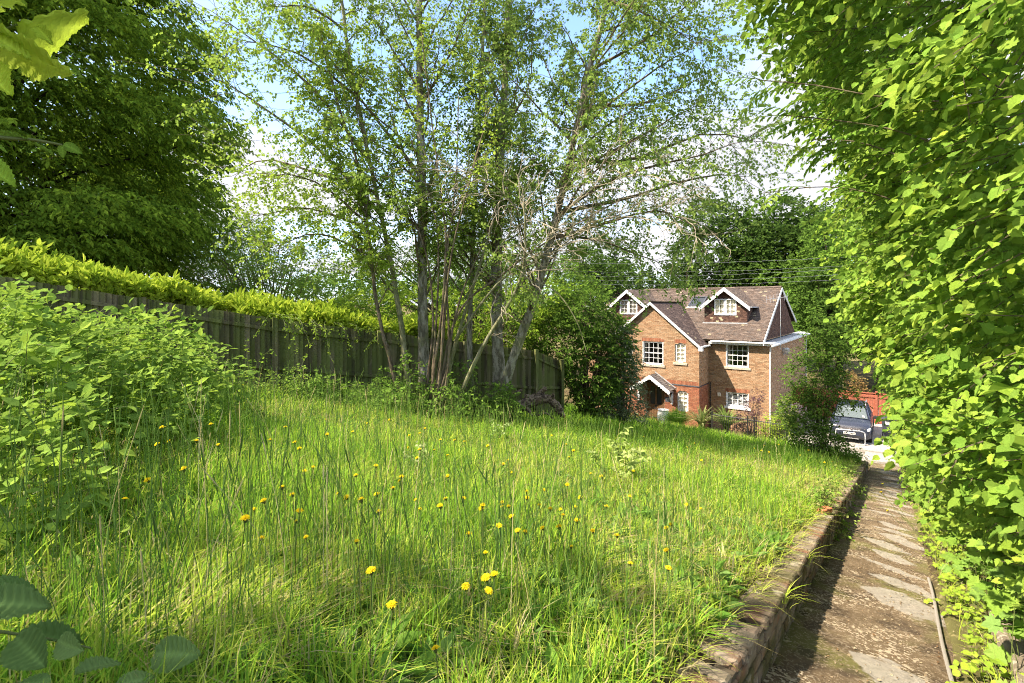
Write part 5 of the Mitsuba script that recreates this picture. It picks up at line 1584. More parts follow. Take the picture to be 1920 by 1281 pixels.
# broad leaved weeds between the grass (plantain, dock, clover)
n = 2600
P = lawn_points(rng, n, 1.5, 9, 1.35)
k = 6
az = rng.uniform(0, 6.28, (n, 1)) + np.arange(k) * 2.4
el = rng.uniform(.1, .9, (n, k))
A = np.stack([np.cos(az) * np.cos(el), np.sin(az) * np.cos(el), np.sin(el)], -1).reshape(-1, 3)
L = np.repeat(.07 + .14 * rng.random(n)**2, k) * (.7 + .5 * rng.random(n * k))
c = tints(rng, [[.13, .27, .04], [.17, .31, .05], [.20, .33, .09]], n * k)
solo('broadleaf_weeds', leaves(np.repeat(P + [0, 0, .04], k, 0), A, np.array([0, 0, 1.0]) + rng.normal(0, .3, A.shape), L, L * .34, c, LANCE), 'leaf', 'broad leaved weeds in rosettes between the grass', 'weeds', kind='stuff')
# fallen bud scales and leaf litter on the path
n = 4200
u = rng.uniform(1.6, 20, n); v = np.clip(rng.normal(-.05, .3, n), -.95, .56)
P = W(np.stack([u, v, np.where(v > -.395, path_top(u, v) + .006, ground_z(u, np.minimum(v, -.43)) + .012)], -1))
az = rng.uniform(0, 6.28, n)
A = np.stack([np.cos(az), np.sin(az), rng.normal(0, .2, n)], -1)
L = .008 + .022 * rng.random(n)**2.5
c = tints(rng, [[.42, .34, .22], [.26, .17, .09], [.50, .43, .30], [.17, .10, .05]], n)
solo('leaf_litter', leaves(P, A, np.array([0, 0, 1.0]) + rng.normal(0, .4, A.shape), L, L * .6, c, DIAMOND), 'leaf', 'small dry leaf scraps scattered over the path', 'leaf litter', kind='stuff')

# ------------------------------------------------------------------ yellow hawkbits, one by one
def flower_head(rng, r=.0152):
    ms_ = []
    for ring, (m, rr, z, tilt) in enumerate([(17, r, .002, .12), (14, r * .72, .005, .35), (9, r * .42, .007, .7)]):
        az = np.arange(m) * 2 * math.pi / m + rng.random() + rng.normal(0, .06, m)
        A = np.stack([np.cos(az), np.sin(az), np.full(m, tilt)], -1)
        B = np.tile([0, 0, z], (m, 1)) + A * .002
        c = tints(rng, [[.90, .74, .025], [.89, .68, .02], [.93, .80, .05]], m, .06)
        ms_.append(leaves(B, A, np.array([0, 0, 1.0]) + rng.normal(0, .12, A.shape), rr * (.88 + .24 * rng.random(m)), rr * .40, c, LANCE))
    z = np.linspace(0, 1, 5)
    a = np.linspace(0, 2 * math.pi, 9)[:-1]
    prof = np.array([.0022, .0055, .007, .0065, .003])
    V = np.stack([np.outer(prof, np.cos(a)), np.outer(prof, np.sin(a)), np.repeat((-.014 + .016 * z)[:, None], 8, 1)], -1).reshape(-1, 3)
    q = np.array([[i * 8 + j, i * 8 + (j + 1) % 8, (i + 1) * 8 + (j + 1) % 8, (i + 1) * 8 + j] for i in range(4) for j in range(8)])
    cup = (V, np.vstack([q[:, [0, 1, 2]], q[:, [0, 2, 3]]]), np.tile([[.10, .13, .035]], (40, 1)))
    return join(ms_ + [cup])


FL = """52,760 305,805 297,836 319,830 369,830 411,837 395,798 446,710 456,723 389,737 506,828 535,803 612,789 614,817 346,883 279,904 233,941 95,936 530,918 549,932 587,879 571,886 460,978
689,796 731,789 662,812 768,818 788,814 797,805 826,827 853,827 871,830 767,841 787,845 814,846 783,861 840,856 705,877 915,838 953,866 944,873 957,887 751,905 841,895 707,931 678,942 837,939 826,953 869,938
905,952 943,946 961,973 937,990 972,999 985,1002 880,1006 1012,950 1021,921 988,924 1062,835 1076,847 1067,860 1035,818 1108,890 1129,896 1064,912 1090,936 1080,954 1052,958 1082,980 1136,953 1187,885 1181,933
1207,820 1049,992 1072,1030 1182,1062 1251,993 1259,986 1251,1036 928,1082 913,1089 874,1105 914,1113 735,1141 818,1225 1415,842 1433,837 1428,846 1442,849 1460,834 1471,836 1516,845 1500,855 1546,868 1560,867 1315,956
711,965 575,1012 960,889 562,844 490,1015 1032,958 1289,840 697,1076 1019,994 753,898 1316,864 738,919 496,943 1289,949 668,894 787,958 1112,1000 558,982 1157,1008 988,937 652,936 954,953 561,963 477,959 1056,969 1253,1070 669,1021 903,957 911,1041 635,929 782,942 1302,832 553,833 943,953"""
heads = [flower_head(np.random.default_rng(200 + k)) for k in range(5)]
head_ply = [mikit.ply(h[:2], 'petal', color=h[2]) for h in heads]
stem_lines = []
for k in range(5):
    r = np.random.default_rng(220 + k)
    b = r.normal(0, .05, 2)
    stem_lines.append(smoothline([[0, 0, 0], [b[0], b[1], .35], [b[0] * .3, b[1] * .3, .7], [0, 0, 1]], 7))
stem_ply = [mikit.ply(tube(s * [1, 1, 1], np.linspace(.0022, .0016, 7), 5), 'stem_green', smooth=True) for s in stem_lines]
r = np.random.default_rng(230)


def hawkbit(foot, top, label, group):
    k = thing('hawkbit_flower', label, 'flower', group)
    d = top - foot
    L_ = np.linalg.norm(d)
    z = d / L_
    x = norm(np.cross(z, rand_unit(r, 1)[0])); y = np.cross(z, x)
    M = np.eye(4); M[:3, 0] = x; M[:3, 1] = y; M[:3, 2] = z * L_; M[:3, 3] = foot
    ks = key_for('stem', k); USED.add(ks)
    scene[ks] = {**stem_ply[r.integers(5)], 'to_world': T(M)}
    zt = norm(z + np.array([-.25, -.05, .3]) + r.normal(0, .22, 3))
    x = norm(np.cross(zt, rand_unit(r, 1)[0])); y = np.cross(zt, x)
    s = r.uniform(.72, 1.25)
    M = np.eye(4); M[:3, 0] = x * s; M[:3, 1] = y * s; M[:3, 2] = zt * s; M[:3, 3] = top + zt * .012
    kh = key_for('flower_head', k); USED.add(kh)
    scene[kh] = {**head_ply[r.integers(5)], 'to_world': T(M)}


FLOWERS = []
for s in FL.split():
    px, py = map(int, s.split(','))
    h = r.uniform(.36, .56)
    if px < 130:
        p = at(px, py, 4.4); h = float(p[2] - ground_at(p[0], p[1])); p[2] -= h
    else:
        p = on_lawn(px, py, h)
    top = p + [0, 0, h]
    ox, oy = r.normal(0, .05, 2)
    foot = np.array([p[0] + ox, p[1] + oy, 0]); foot[2] = ground_at(foot[0], foot[1]) - .01
    d = top[1]
    if px > 1400:
        lab, g = 'at the far corner of the lawn', 'hawkbits at the far corner'
    elif py < 745:
        lab, g = 'in front of the fence boards', 'hawkbits by the fence'
    elif d < 3.0:
        lab, g = 'at the front of the lawn', 'hawkbits at the front'
    elif px < 420:
        lab, g = 'in the grass by the bramble bush', 'hawkbits by the brambles'
    elif d > 7:
        lab, g = 'in the grass before the aspens', 'hawkbits before the aspens'
    else:
        lab, g = 'in the sunny middle of the lawn', 'hawkbits in mid lawn'
    FLOWERS.append((px, foot, top, lab, g))
for px, py, Y in [(1656, 909, 6.4), (1653, 925, 6.2), (1658, 929, 6.2), (1666, 959, 5.8)]:
    top = at(px, py, Y)
    u, v = toUV(top[0], top[1])
    foot = W(np.array([u - .25, -.52, float(ground_z(u - .25, -.52))]))
    FLOWERS.append((px, foot, top, 'leaning over the path from the hedge', 'hawkbits leaning over the path'))
UNITS = 'first second third fourth fifth sixth seventh eighth ninth tenth eleventh twelfth thirteenth fourteenth fifteenth sixteenth seventeenth eighteenth nineteenth'.split()


def ordinal(k):
    if k <= 19:
        return UNITS[k - 1]
    tens, one = divmod(k, 10)
    return ['twentieth', 'thirtieth', 'fortieth', 'fiftieth'][tens - 2] if one == 0 else ['twenty', 'thirty', 'forty', 'fifty'][tens - 2] + ' ' + UNITS[one - 1]


rank = {}
for px, foot, top, lab, g in sorted(FLOWERS, key=lambda f: f[0]):
    rank[g] = rank.get(g, 0) + 1
    hawkbit(foot, top, f'{ordinal(rank[g])} yellow hawkbit from the left {lab}', g)
# ------------------------------------------------------------------ parked car (its own axes: x back from the front bumper, y to its left as seen from the front's right, z up)
CAR_U, CAR_V, CAR_Z = 30.1, 1.62, -5.395


def car(m):
    v = np.asarray(m[0], float)
    return (W(np.stack([v[:, 0] + CAR_U, v[:, 1] + CAR_V, v[:, 2] + CAR_Z], -1)),) + tuple(m[1:])


def loft(sections):
    """sections: (n, k, 3) closed rings -> capped mesh."""
    S = np.asarray(sections, float)
    n, k = S.shape[:2]
    i, j = np.meshgrid(np.arange(n - 1), np.arange(k), indexing='ij')
    q = np.stack([i * k + j, i * k + (j + 1) % k, (i + 1) * k + (j + 1) % k, (i + 1) * k + j], -1).reshape(-1, 4)
    V = np.vstack([S.reshape(-1, 3), S[0].mean(0), S[-1].mean(0)])
    f = np.vstack([q[:, [0, 1, 2]], q[:, [0, 2, 3]]])
    e0 = [[n * k, (t + 1) % k, t] for t in range(k)]
    e1 = [[n * k + 1, (n - 1) * k + t, (n - 1) * k + (t + 1) % k] for t in range(k)]
    return V, np.vstack([f, e0, e1])


def body_ring(x, w, b, t, crown):
    h = [(w * .80, b), (w * .96, b + .08), (w, b + .28), (w, t - .26), (w * .975, t - .10), (w * .90, t - .02), (w * .6, t + crown * .7), (w * .25, t + crown)]
    pts = [(y, z) for y, z in h] + [(-y, z) for y, z in h[::-1]]
    return [[x, y, z] for y, z in pts]


pc = thing('parked_car', 'dark blue estate car with roof rails parked on the drive beside the house', 'car')
st = [(0.00, .70, .34, .72, .0), (.05, .80, .26, .84, .005), (.16, .86, .22, .93, .01), (.40, .89, .21, 1.00, .02), (.85, .91, .21, 1.05, .03), (1.15, .91, .21, 1.08, .03), (2.2, .91, .21, 1.08, .0), (3.3, .91, .22, 1.10, .0), (3.95, .89, .26, 1.10, .0), (4.22, .84, .34, 1.02, .0), (4.30, .76, .40, .92, .0)]
bd = trimesh.Trimesh(*loft([body_ring(*s) for s in st]), process=True)
bd.fix_normals()
put('body', car(tm(bd)), 'car_paint', pc, smooth=40)
gl = trimesh.convex.convex_hull(np.array([[1.12, s * .80, 1.06] for s in (-1, 1)] + [[4.18, s * .80, 1.06] for s in (-1, 1)] + [[1.92, s * .62, 1.565] for s in (-1, 1)] + [[3.90, s * .62, 1.58] for s in (-1, 1)]))
put('side_windows', car(tm(gl)), 'dark_glass', pc)
rf = trimesh.convex.convex_hull(np.array([[1.86, s * .65, 1.545] for s in (-1, 1)] + [[3.98, s * .65, 1.56] for s in (-1, 1)] + [[2.0, s * .60, 1.61] for s in (-1, 1)] + [[3.9, s * .60, 1.62] for s in (-1, 1)] + [[2.3, s * .3, 1.645] for s in (-1, 1)] + [[3.6, s * .3, 1.645] for s in (-1, 1)]))
put('car_roof', car(tm(rf)), 'car_paint', pc, smooth=30)


def bar(p, q, w, d):
    """A four sided bar between two points."""
    return tubes(np.array([[p, q]]), np.full((1, 2), w), 4)


for s in (-1, 1):
    put('pillar', car(bar([1.10, s * .81, 1.05], [1.90, s * .635, 1.56], .045, 0)), 'car_paint', pc)
    put('pillar', car(bar([2.45, s * .815, 1.06], [2.5, s * .63, 1.57], .04, 0)), 'car_paint', pc)
    put('pillar', car(bar([3.45, s * .81, 1.06], [3.4, s * .63, 1.58], .05, 0)), 'car_paint', pc)
    put('roof_rail', car(tube(smoothline([[1.98, s * .60, 1.60], [2.08, s * .60, 1.70], [2.9, s * .60, 1.715], [3.7, s * .60, 1.70], [3.82, s * .60, 1.61]], 20), .026, 8)), 'galvanised', pc, smooth=True)
    m = trimesh.convex.convex_hull(np.array([[1.50 + a, s * (.93 + b), 1.10 + c] for a in (0, .12) for b in (.02, .24) for c in (0, .15)] + [[1.47, s * 1.06, 1.17]]))
    put('wing_mirror', car(tm(m)), 'car_plastic', pc, smooth=50)
    hl = trimesh.convex.convex_hull(np.array([[.045, s * .50, .76], [.035, s * .50, .66], [.075, s * .76, .80], [.06, s * .80, .67], [.24, s * .875, .85], [.26, s * .885, .72], [.12, s * .6, .80]]) + np.array([-.022, s * .012, .005]))
    hh = put('headlight', car(tm(hl)), 'lamp_glass', pc, smooth=50)
    put('reflector', car(tm(trimesh.creation.cylinder(.055, .02, transform=trimesh.transformations.translation_matrix([.035, s * .64, .735]) @ trimesh.transformations.rotation_matrix(math.pi / 2, [0, 1, 0])))), 'chrome', hh)
    put('fog_lamp', car(tm(trimesh.creation.cylinder(.05, .03, transform=trimesh.transformations.translation_matrix([.03, s * .60, .42]) @ trimesh.transformations.rotation_matrix(math.pi / 2, [0, 1, 0])))), 'lamp_glass', pc)
    for x in (.82, 3.48):
        wl = put('wheel', car(tm(trimesh.creation.annulus(.20, .335, .22, transform=trimesh.transformations.translation_matrix([x, s * .80, .335]) @ trimesh.transformations.rotation_matrix(math.pi / 2, [1, 0, 0])))), 'rubber', pc, smooth=40)
        put('rim', car(tm(trimesh.creation.cylinder(.20, .16, transform=trimesh.transformations.translation_matrix([x, s * .815, .335]) @ trimesh.transformations.rotation_matrix(math.pi / 2, [1, 0, 0])))), 'galvanised', wl)
        ar = np.linspace(-.15, math.pi + .15, 14)
        put('wheel_arch', car(tube(np.stack([x + .40 * np.cos(ar), np.full(14, s * .895), .34 + .40 * np.sin(ar)], -1), .045, 6)), 'car_plastic', pc, smooth=True)
ws = np.array([[1.10, -.74, 1.095], [1.10, .74, 1.095], [1.86, .575, 1.555], [1.86, -.575, 1.555], [1.06, 0, 1.115], [1.82, 0, 1.575]])
wsv = np.array([ws[0], ws[4], ws[1], ws[2], ws[5], ws[3]]) + [-.035, 0, .03]
wnd = put('windscreen', car((wsv, np.array([[0, 1, 4], [0, 4, 5], [1, 2, 3], [1, 3, 4]]))), 'screen_glass', pc, smooth=True)
put('mirror', car(box(1.56, 1.60, -.07, .07, 1.44, 1.50, .01)), 'lamp_glass', wnd)
put('sticker', car((np.array([[1.115, -.62, 1.165], [1.115, -.50, 1.168], [1.215, -.49, 1.23], [1.215, -.60, 1.225]]) + [-.045, 0, .03], np.array([[0, 2, 1], [0, 3, 2]]))), 'plate_white', wnd)
for y0, y1 in ((.55, -.05), (.0, -.6)):
    put('wiper', car(bar([1.06, y0, 1.125], [1.10, y1, 1.16], .009, 0)), 'car_plastic', pc)
gr = put('grille', car(box(.0, .05, -.5, .5, .62, .80, .02)), 'car_plastic', pc)
for z in (.655, .715, .765):
    put('chrome_bar', car(box(-.022, -.001, -.47, .47, z - .012, z + .012, .004)), 'chrome', gr)
em = sg.Polygon([(-.115, .05), (.115, .05), (.10, -.01), (.05, -.05), (-.05, -.05), (-.10, -.01)])
em = em.difference(sg.Polygon([(-.045, .028), (.045, .028), (.028, -.012), (-.028, -.012)]))
ev, ef = extrude(em, .02)
put('emblem', car((np.stack([-ev[:, 2] - .023, ev[:, 0], ev[:, 1] + .715], -1), ef)), 'chrome', gr)
put('bumper', car(tm(trimesh.convex.convex_hull(np.array([[-.03, s * .62, z] for s in (-1, 1) for z in (.36, .58)] + [[.16, s * .90, z] for s in (-1, 1) for z in (.34, .56)] + [[.05, s * .7, .24] for s in (-1, 1)])))), 'car_paint', pc, smooth=30)
put('air_intake', car(box(-.036, -.028, -.5, .5, .30, .42, .003)), 'car_plastic', pc)
put('skid_plate', car(box(-.02, .1, -.4, .4, .235, .285, .015)), 'galvanised', pc)
np_ = put('number_plate', car(box(-.05, -.031, -.26, .26, .455, .565, .004)), 'plate_white', pc)
put('characters', car(join([box(-.054, -.0505, y, y + .042, .48, .54) for y in (-.23, -.17, -.11, -.05, .04, .10, .16)])), 'car_plastic', np_)

# ------------------------------------------------------------------ bin, recycling box, gate and things on the drive
wb = thing('wheelie_bin', 'dark grey wheeled refuse bin with a pale sticker by the red gate', 'bin')
bu, bv, bz = 32.6, .02, -5.395


def at_uv(m, a=0.0, o=(0, 0, 0)):
    return xf(xf(m, rotz(a)), None, True, ) if False else (W(np.asarray(xf(m, rotz(a))[0]) + np.array(o)),) + tuple(m[1:])


bt_ = trimesh.convex.convex_hull(np.array([[x * .27, y * .25, .06] for x in (-1, 1) for y in (-1, 1)] + [[x * .36, y * .31, 1.02] for x in (-1, 1) for y in (-1, 1)]))
put('bin_body', at_uv(tm(bt_), 0, (bu, bv, bz)), 'bin_grey', wb)
ld = trimesh.convex.convex_hull(np.array([[x * .40, y * .33, 1.03] for x in (-1, 1) for y in (-1, 1)] + [[x * .38, y * .31, 1.09] for x in (-1, 1) for y in (-1, 1)] + [[.1, y * .2, 1.15] for y in (-1, 1)]))
put('lid', at_uv(tm(ld), 0, (bu, bv, bz)), 'bin_grey', wb)
put('handle', at_uv(tube([[.42, -.25, 1.0], [.46, -.2, 1.03], [.46, .2, 1.03], [.42, .25, 1.0]], .018, 7), 0, (bu, bv, bz)), 'bin_grey', wb)
put('sticker', at_uv((np.array([[-.352, -.02, .74], [-.352, .16, .74], [-.361, .16, .90], [-.361, -.02, .90]]), np.array([[0, 2, 1], [0, 3, 2]])), 0, (bu, bv, bz)), 'plate_white', wb)
for s in (-1, 1):
    put('wheel', at_uv(tm(trimesh.creation.cylinder(.10, .05, transform=trimesh.transformations.translation_matrix([.30, s * .27, .10]) @ trimesh.transformations.rotation_matrix(math.pi / 2, [1, 0, 0]))), 0, (bu, bv, bz)), 'rubber', wb)
rb = trimesh.convex.convex_hull(np.array([[x * .22, y * .16, 0] for x in (-1, 1) for y in (-1, 1)] + [[x * .29, y * .21, .34] for x in (-1, 1) for y in (-1, 1)]))
rbk = thing('recycling_box', 'bright blue plastic recycling box on the drive beside the bin', 'box')
put('tub', at_uv(tm(rb), .2, (32.2, -.78, -5.395)), 'blue_plastic', rbk)
put('rim', at_uv(join([box(-.31, .31, -.23, -.19, .30, .35, .01), box(-.31, .31, .19, .23, .30, .35, .01), box(-.31, -.27, -.189, .189, .30, .35, .01), box(.27, .31, -.189, .189, .30, .35, .01)]), .2, (32.2, -.78, -5.395)), 'blue_plastic', rbk)
rg = thing('red_gate', 'red brown boarded timber gate and fence behind the parked car', 'gate')
for k in range(44):
    v0 = -1.6 + k * .15
    put('board', xf(box(36.0 + .008 * (k % 2), 36.03, v0 + .004, v0 + .146, -5.36, -3.62 + .0, 0), uvframe=True), 'red_wood', rg)
for z in (-5.0, -3.85):
    put('rail', xf(box(35.955, 35.998, -1.6, 5.0, z, z + .12), uvframe=True), 'red_wood', rg)
put('capping', xf(box(35.95, 36.06, -1.6, 5.0, -3.618, -3.57), uvframe=True), 'red_wood', rg)
for v0 in (-1.72, .55, 2.6):
    put('post', xf(box(35.93, 36.05, v0, v0 + .115, -5.4, -3.45), uvframe=True), 'red_wood', rg)
of = thing('trellis_fence', 'sloping pale timber fence top beyond the red gate', 'fence')
for k in range(14):
    a = at(1565 + k * 1.6, 0, 33.5 + k * .2)
    z0 = at(0, 722 - k * 1.75, 33.5 + k * .2)[2]
    put('board', tubes(np.array([[[a[0], a[1], z0 - 1.3], [a[0], a[1], z0]]]), np.full((1, 2), .055), 4, caps=True), 'fence_wood', of)
put('rail', tubes(np.array([[at(1560, 724, 33.4), at(1590, 692, 36.6)]]), np.full((1, 2), .05), 4, caps=True), 'fence_wood', of)
hr = thing('handrail', 'white tubular handrail at the foot of the sloping path', 'handrail')
h0 = at(1622, 838, 24.2)
h1 = at(1613, 812, 23.7)
put('tube', tube(smoothline([h0 + [0, 0, -.12], h0 + [0, 0, .45], h0 + [-.05, .05, .72], h1 + [-.25, .2, .08], h1 + [-.8, .6, .05]], 20), .032, 8), 'white_paint', hr, smooth=True)
put('tube', tube([h1 + [-.8, .6, .05], h1 + [-.8, .6, -.9]], .032, 8), 'white_paint', hr, smooth=True)
shrub('bronze_shrub', 'small bronze leaved shrub over the red gate', [blob(1592, 720, 36, .9, .8), blob(1606, 735, 35.6, .7, .6)], 420, 6, .3, .11, [[.34, .22, .09], [.28, .15, .07], [.30, .27, .08]], DIAMOND, 301, base=list(at(1595, 790, 36.4)), stem_r=.02)

# ------------------------------------------------------------------ front garden of the house
ra = thing('black_railing', 'low black metal railing at the far end of the lawn', 'railing')
r0, r1 = at(1335, 803, 20.2), at(1475, 842, 18.4)
nb = 34
for k in range(nb + 1):
    p = r0 + (r1 - r0) * k / nb
    g = float(ground_at(p[0], p[1]))
    main = k % 17 == 0 or k == 20
    put('post' if main else 'bar', tubes(np.array([[[p[0], p[1], g - .1], [p[0], p[1], g + (.98 if main else .86)]]]), np.full((1, 2), .032 if main else .010), 4, caps=True), 'black_metal', ra)
for hh_ in (.12, .84):
    put('rail', tubes(np.array([[[r0[0], r0[1], float(ground_at(r0[0], r0[1])) + hh_], [r1[0], r1[1], float(ground_at(r1[0], r1[1])) + hh_]]]), np.full((1, 2), .018), 4, caps=True), 'black_metal', ra)


def spiky(name, label, px, py, Y, n, L, wd, pal, seed, cat='plant', up=.75, drop=.35):
    r = np.random.default_rng(seed)
    c = at(px, py, Y)
    c[2] = max(c[2], 0 * c[2] + float(ground_at(c[0], c[1])) - .05) if False else c[2]
    az = r.uniform(0, 6.28, n)
    P = c + np.stack([np.cos(az), np.sin(az), 0 * az], -1) * r.uniform(0, .12, n)[:, None]
    ln = L * r.uniform(.6, 1.1, n)
    col = tints(r, pal, n)
    k = thing(name, label, cat)
    put('leaves', blades(r, P, ln, wd * r.uniform(.7, 1.3, n), np.abs(r.normal(up, .45, n)), az, col, 4), 'leaf', k)
    g = float(ground_at(c[0], c[1]))
    put('base', tube([[c[0], c[1], g - .2], [c[0], c[1], c[2] + .12]], [.13, .10], 8), 'bark_dark', k)
    return k


spiky('phormium', 'spiky yellow striped phormium in front of the house', 1316, 800, 21.5, 90, 1.05, .065, [[.42, .44, .16], [.30, .36, .10], [.46, .46, .22], [.16, .22, .06]], 311)
spiky('phormium', 'fountain shaped green phormium in front of the low window', 1362, 806, 21.2, 130, 1.15, .05, [[.20, .30, .07], [.26, .36, .10], [.14, .22, .05]], 312)
spiky('ornamental_grass', 'round clump of fine green ornamental grass beside the front door', 1268, 806, 22.5, 1500, 1.05, .022, [[.20, .36, .05], [.25, .42, .06], [.17, .31, .045]], 313, up=.55)
shrub('purple_shrub', 'purple leaved smoke bush in front of the low window', [blob(1413, 765, 21.5, .28, .42), blob(1398, 785, 21.4, .4, .35), blob(1380, 790, 21.4, .35, .3), blob(1420, 740, 21.6, .18, .3)], 330, 6, .2, .06, [[.14, .075, .09], [.20, .12, .14], [.10, .05, .06]], DIAMOND, 314, base=list(at(1412, 830, 21.5)), stem_r=.012)
shrub('golden_shrub', 'small golden green shrub behind the black railing', [blob(1455, 795, 19.4, .4, .35), blob(1475, 770, 19.6, .3, .55), blob(1470, 812, 19, .45, .3), blob(1440, 808, 19.2, .35, .25)], 480, 6, .2, .06, YG + [[.42, .46, .08]], TREFOIL, 315, base=list(at(1462, 838, 19.3)), stem_r=.012)
shrub('lavender_bush', 'low pale purple flowering bush at the foot of the wall', [blob(1480, 770, 23.5, .5, .35), blob(1500, 775, 23.5, .5, .35)], 260, 6, .2, .07, [[.26, .20, .30], [.20, .22, .16], [.32, .25, .36]], DIAMOND, 316, base=list(at(1490, 800, 23.5)), stem_r=.01)
shrub('corner_shrub', 'dark loose shrub at the far corner of the lawn hiding the house corner', [blob(1530, 830, 16.2, .75, .5), blob(1565, 850, 15.8, .5, .4), blob(1515, 800, 16.5, .6, .6), blob(1530, 765, 16.6, .45, .5), blob(1495, 770, 17, .55, .5), blob(1585, 862, 15.4, .4, .28), blob(1560, 870, 15.6, .6, .35)], 1500, 6, .3, .075, DARK + MID, OVAL, 317, base=list(at(1560, 890, 16)), stem_r=.014, ratio=.6, stems=3)
shrub('corner_sapling', 'thin leafy sapling rising in front of the drain pipe', [blob(1520, 700, 16.8, .75, .7), blob(1530, 650, 17, .4, .6), blob(1545, 730, 16.7, .6, .6), blob(1560, 680, 16.8, .5, .6), blob(1545, 610, 17, .3, .45), blob(1590, 745, 16.2, .5, .12), blob(1570, 640, 16.8, .35, .5)], 1150, 6, .3, .08, DARK + MID[:2], OVAL, 318, base=list(at(1540, 880, 16.4)), stem_r=.014, ratio=.6, stems=4)
urn = thing('white_urn', 'white glazed garden urn standing by the front door', 'urn')
uc = at(1244, 783, 25.0)
prof = np.array([[.0, 0], [.16, 0], [.20, .08], [.30, .35], [.33, .55], [.28, .72], [.24, .78], [.29, .84], [.26, .85], [.22, .78], [.0, .70]])
rv = trimesh.creation.revolve(prof, sections=24)
put('body', xf(tm(rv), shift=uc + [0, 0, -.42]), 'pot_white', urn, smooth=40)
put('plinth', xf(box(-.22, .22, -.22, .22, -.95, -.43, .02), shift=uc), 'stone_sill', urn)
ig = thing('garden_gate', 'low white metal garden gate before the front door', 'gate')
gc = at(1222, 800, 24.6)
for k in range(9):
    put('bar', tube([gc + [(-.4 + k * .1), 0, -.9], gc + [(-.4 + k * .1), 0, .12]], .011, 6), 'galvanised', ig)
for z in (-.8, .05):
    put('rail', tube([gc + [-.42, 0, z], gc + [.45, 0, z]], .014, 6), 'galvanised', ig)
put('post', xf(box(.46, .56, -.05, .05, -1.0, .22, .015), shift=gc), 'white_paint', ig)

# ------------------------------------------------------------------ heap of dead wood by the fence
rng = np.random.default_rng(321)
g0 = at(985, 785, 12.6)


def log(name, label, pts, r0, r1, seed, Y=12.6, branches_=()):
    r = np.random.default_rng(seed)
    k = thing(name, label, 'log', 'dead logs by the fence')
    line = np.array([at(x, y, Y + d) for x, y, d in pts])
    q = smoothline(line, 26)
    q = q + (meshkit.noise(q * 6, seed)[:, None] - .5) * .05
    m = tube(q, np.linspace(r0, r1, 26) * (1 + .12 * r.normal(size=26)), 9)
    ends = join([(np.vstack([m[0][:9], q[0]]), np.array([[9, (i + 1) % 9, i] for i in range(9)])), (np.vstack([m[0][-9:], q[-1]]), np.array([[9, i, (i + 1) % 9] for i in range(9)]))])
    put('wood', join([m, ends]), 'dead_wood', k, smooth=50)
    for b in branches_:
        bl = smoothline(np.array([at(x, y, Y + d) for x, y, d in b]), 10)
        put('stub', tube(bl, np.linspace(r1 * .8, r1 * .3, 10), 6), 'dead_wood', k, smooth=True)
    return k


log('dead_log', 'long grey dead log arching down to the grass beside the last fence post', [(945, 772, -.2), (975, 762, -.1), (1000, 752, 0), (1025, 748, 0), (1042, 760, -.1), (1056, 782, -.3)], .16, .09, 1, branches_=[[(1000, 752, 0), (1012, 736, .1), (1024, 726, .2)], [(1034, 750, 0), (1037, 742, -.1), (1036, 738, -.1)], [(975, 765, -.1), (990, 768, -.3), (998, 780, -.5)]])
log('dead_log', 'dark rotten log lying low on the left of the heap', [(925, 760, .1), (950, 765, 0), (975, 758, .1), (995, 748, .2)], .14, .10, 2, branches_=[[(960, 745, .3), (972, 735, .3), (980, 730, .3)]])
log('dead_log', 'short pale broken log lying across the top of the heap', [(984, 744, .1), (1000, 744, .1), (1014, 741, .2), (1020, 738, .2)], .08, .07, 3)
log('dead_log', 'thin dark stick propped up at the top of the heap', [(1005, 748, .25), (1014, 738, .25), (1023, 728, .25)], .06, .065, 4)
log('dead_log', 'slender grey branch trailing into the grass before the heap', [(1010, 778, -.4), (1025, 776, -.5), (1040, 786, -.6)], .03, .018, 5)

# ------------------------------------------------------------------ overhead wires
for k, (ya, yb, Y, lab) in enumerate([(500, 497, 34, 'uppermost thin overhead wire behind the aspens'), (515, 514, 34, 'second thin overhead wire from the top'), (525, 519, 33, 'third thin overhead wire above the house ridge'), (531, 530, 33, 'fourth thin overhead wire just above the ridge'), (537, 540, 32, 'fifth thin overhead wire near the left dormer')]):
    a, b = at(620, ya - 6, Y), at(1760, yb - 10, Y + 3)
    s = np.linspace(0, 1, 24)[:, None]
    line = a * (1 - s) + b * s - np.array([0, 0, 1.0]) * (.9 * 4 * s * (1 - s)) + [0, 0, .75]
    solo('overhead_wire', tube(line, .007, 5), 'cable', lab, 'wire', 'overhead wires')

# ------------------------------------------------------------------ plants on the lawn
r = np.random.default_rng(331)


def sapling(name, label, px, py, hgt, spread_, n, L, pal, tmpl, seed, **k):
    r = np.random.default_rng(seed)
    p = on_lawn(px, py, .05)
    b = np.array([p[0], p[1], float(ground_at(p[0], p[1]))])
    D0 = np.array([[r.normal(0, spread_), r.normal(0, spread_), 1.0] for _ in range(n)])
    Ls = branches(r, np.tile(b, (n, 1)) + r.normal(0, .03, (n, 3)) * [1, 1, 0], D0, hgt * r.uniform(.6, 1.05, n), 8, .12, .1)
    P, D, t, o = spawn(r, Ls, 9, .3, 1, .8)
    m, line = sprays(r, P, D, 4, .09, L, pal, tmpl, **k)
    key = thing(name, label, 'plant')
    put('leaves', m, 'leaf', key)
    put('stems', join([tubes(Ls, taper(Ls, .006, .002), 5), tubes(line, taper(line, .002, .0012), 3)]), 'stem_green', key)
    return key


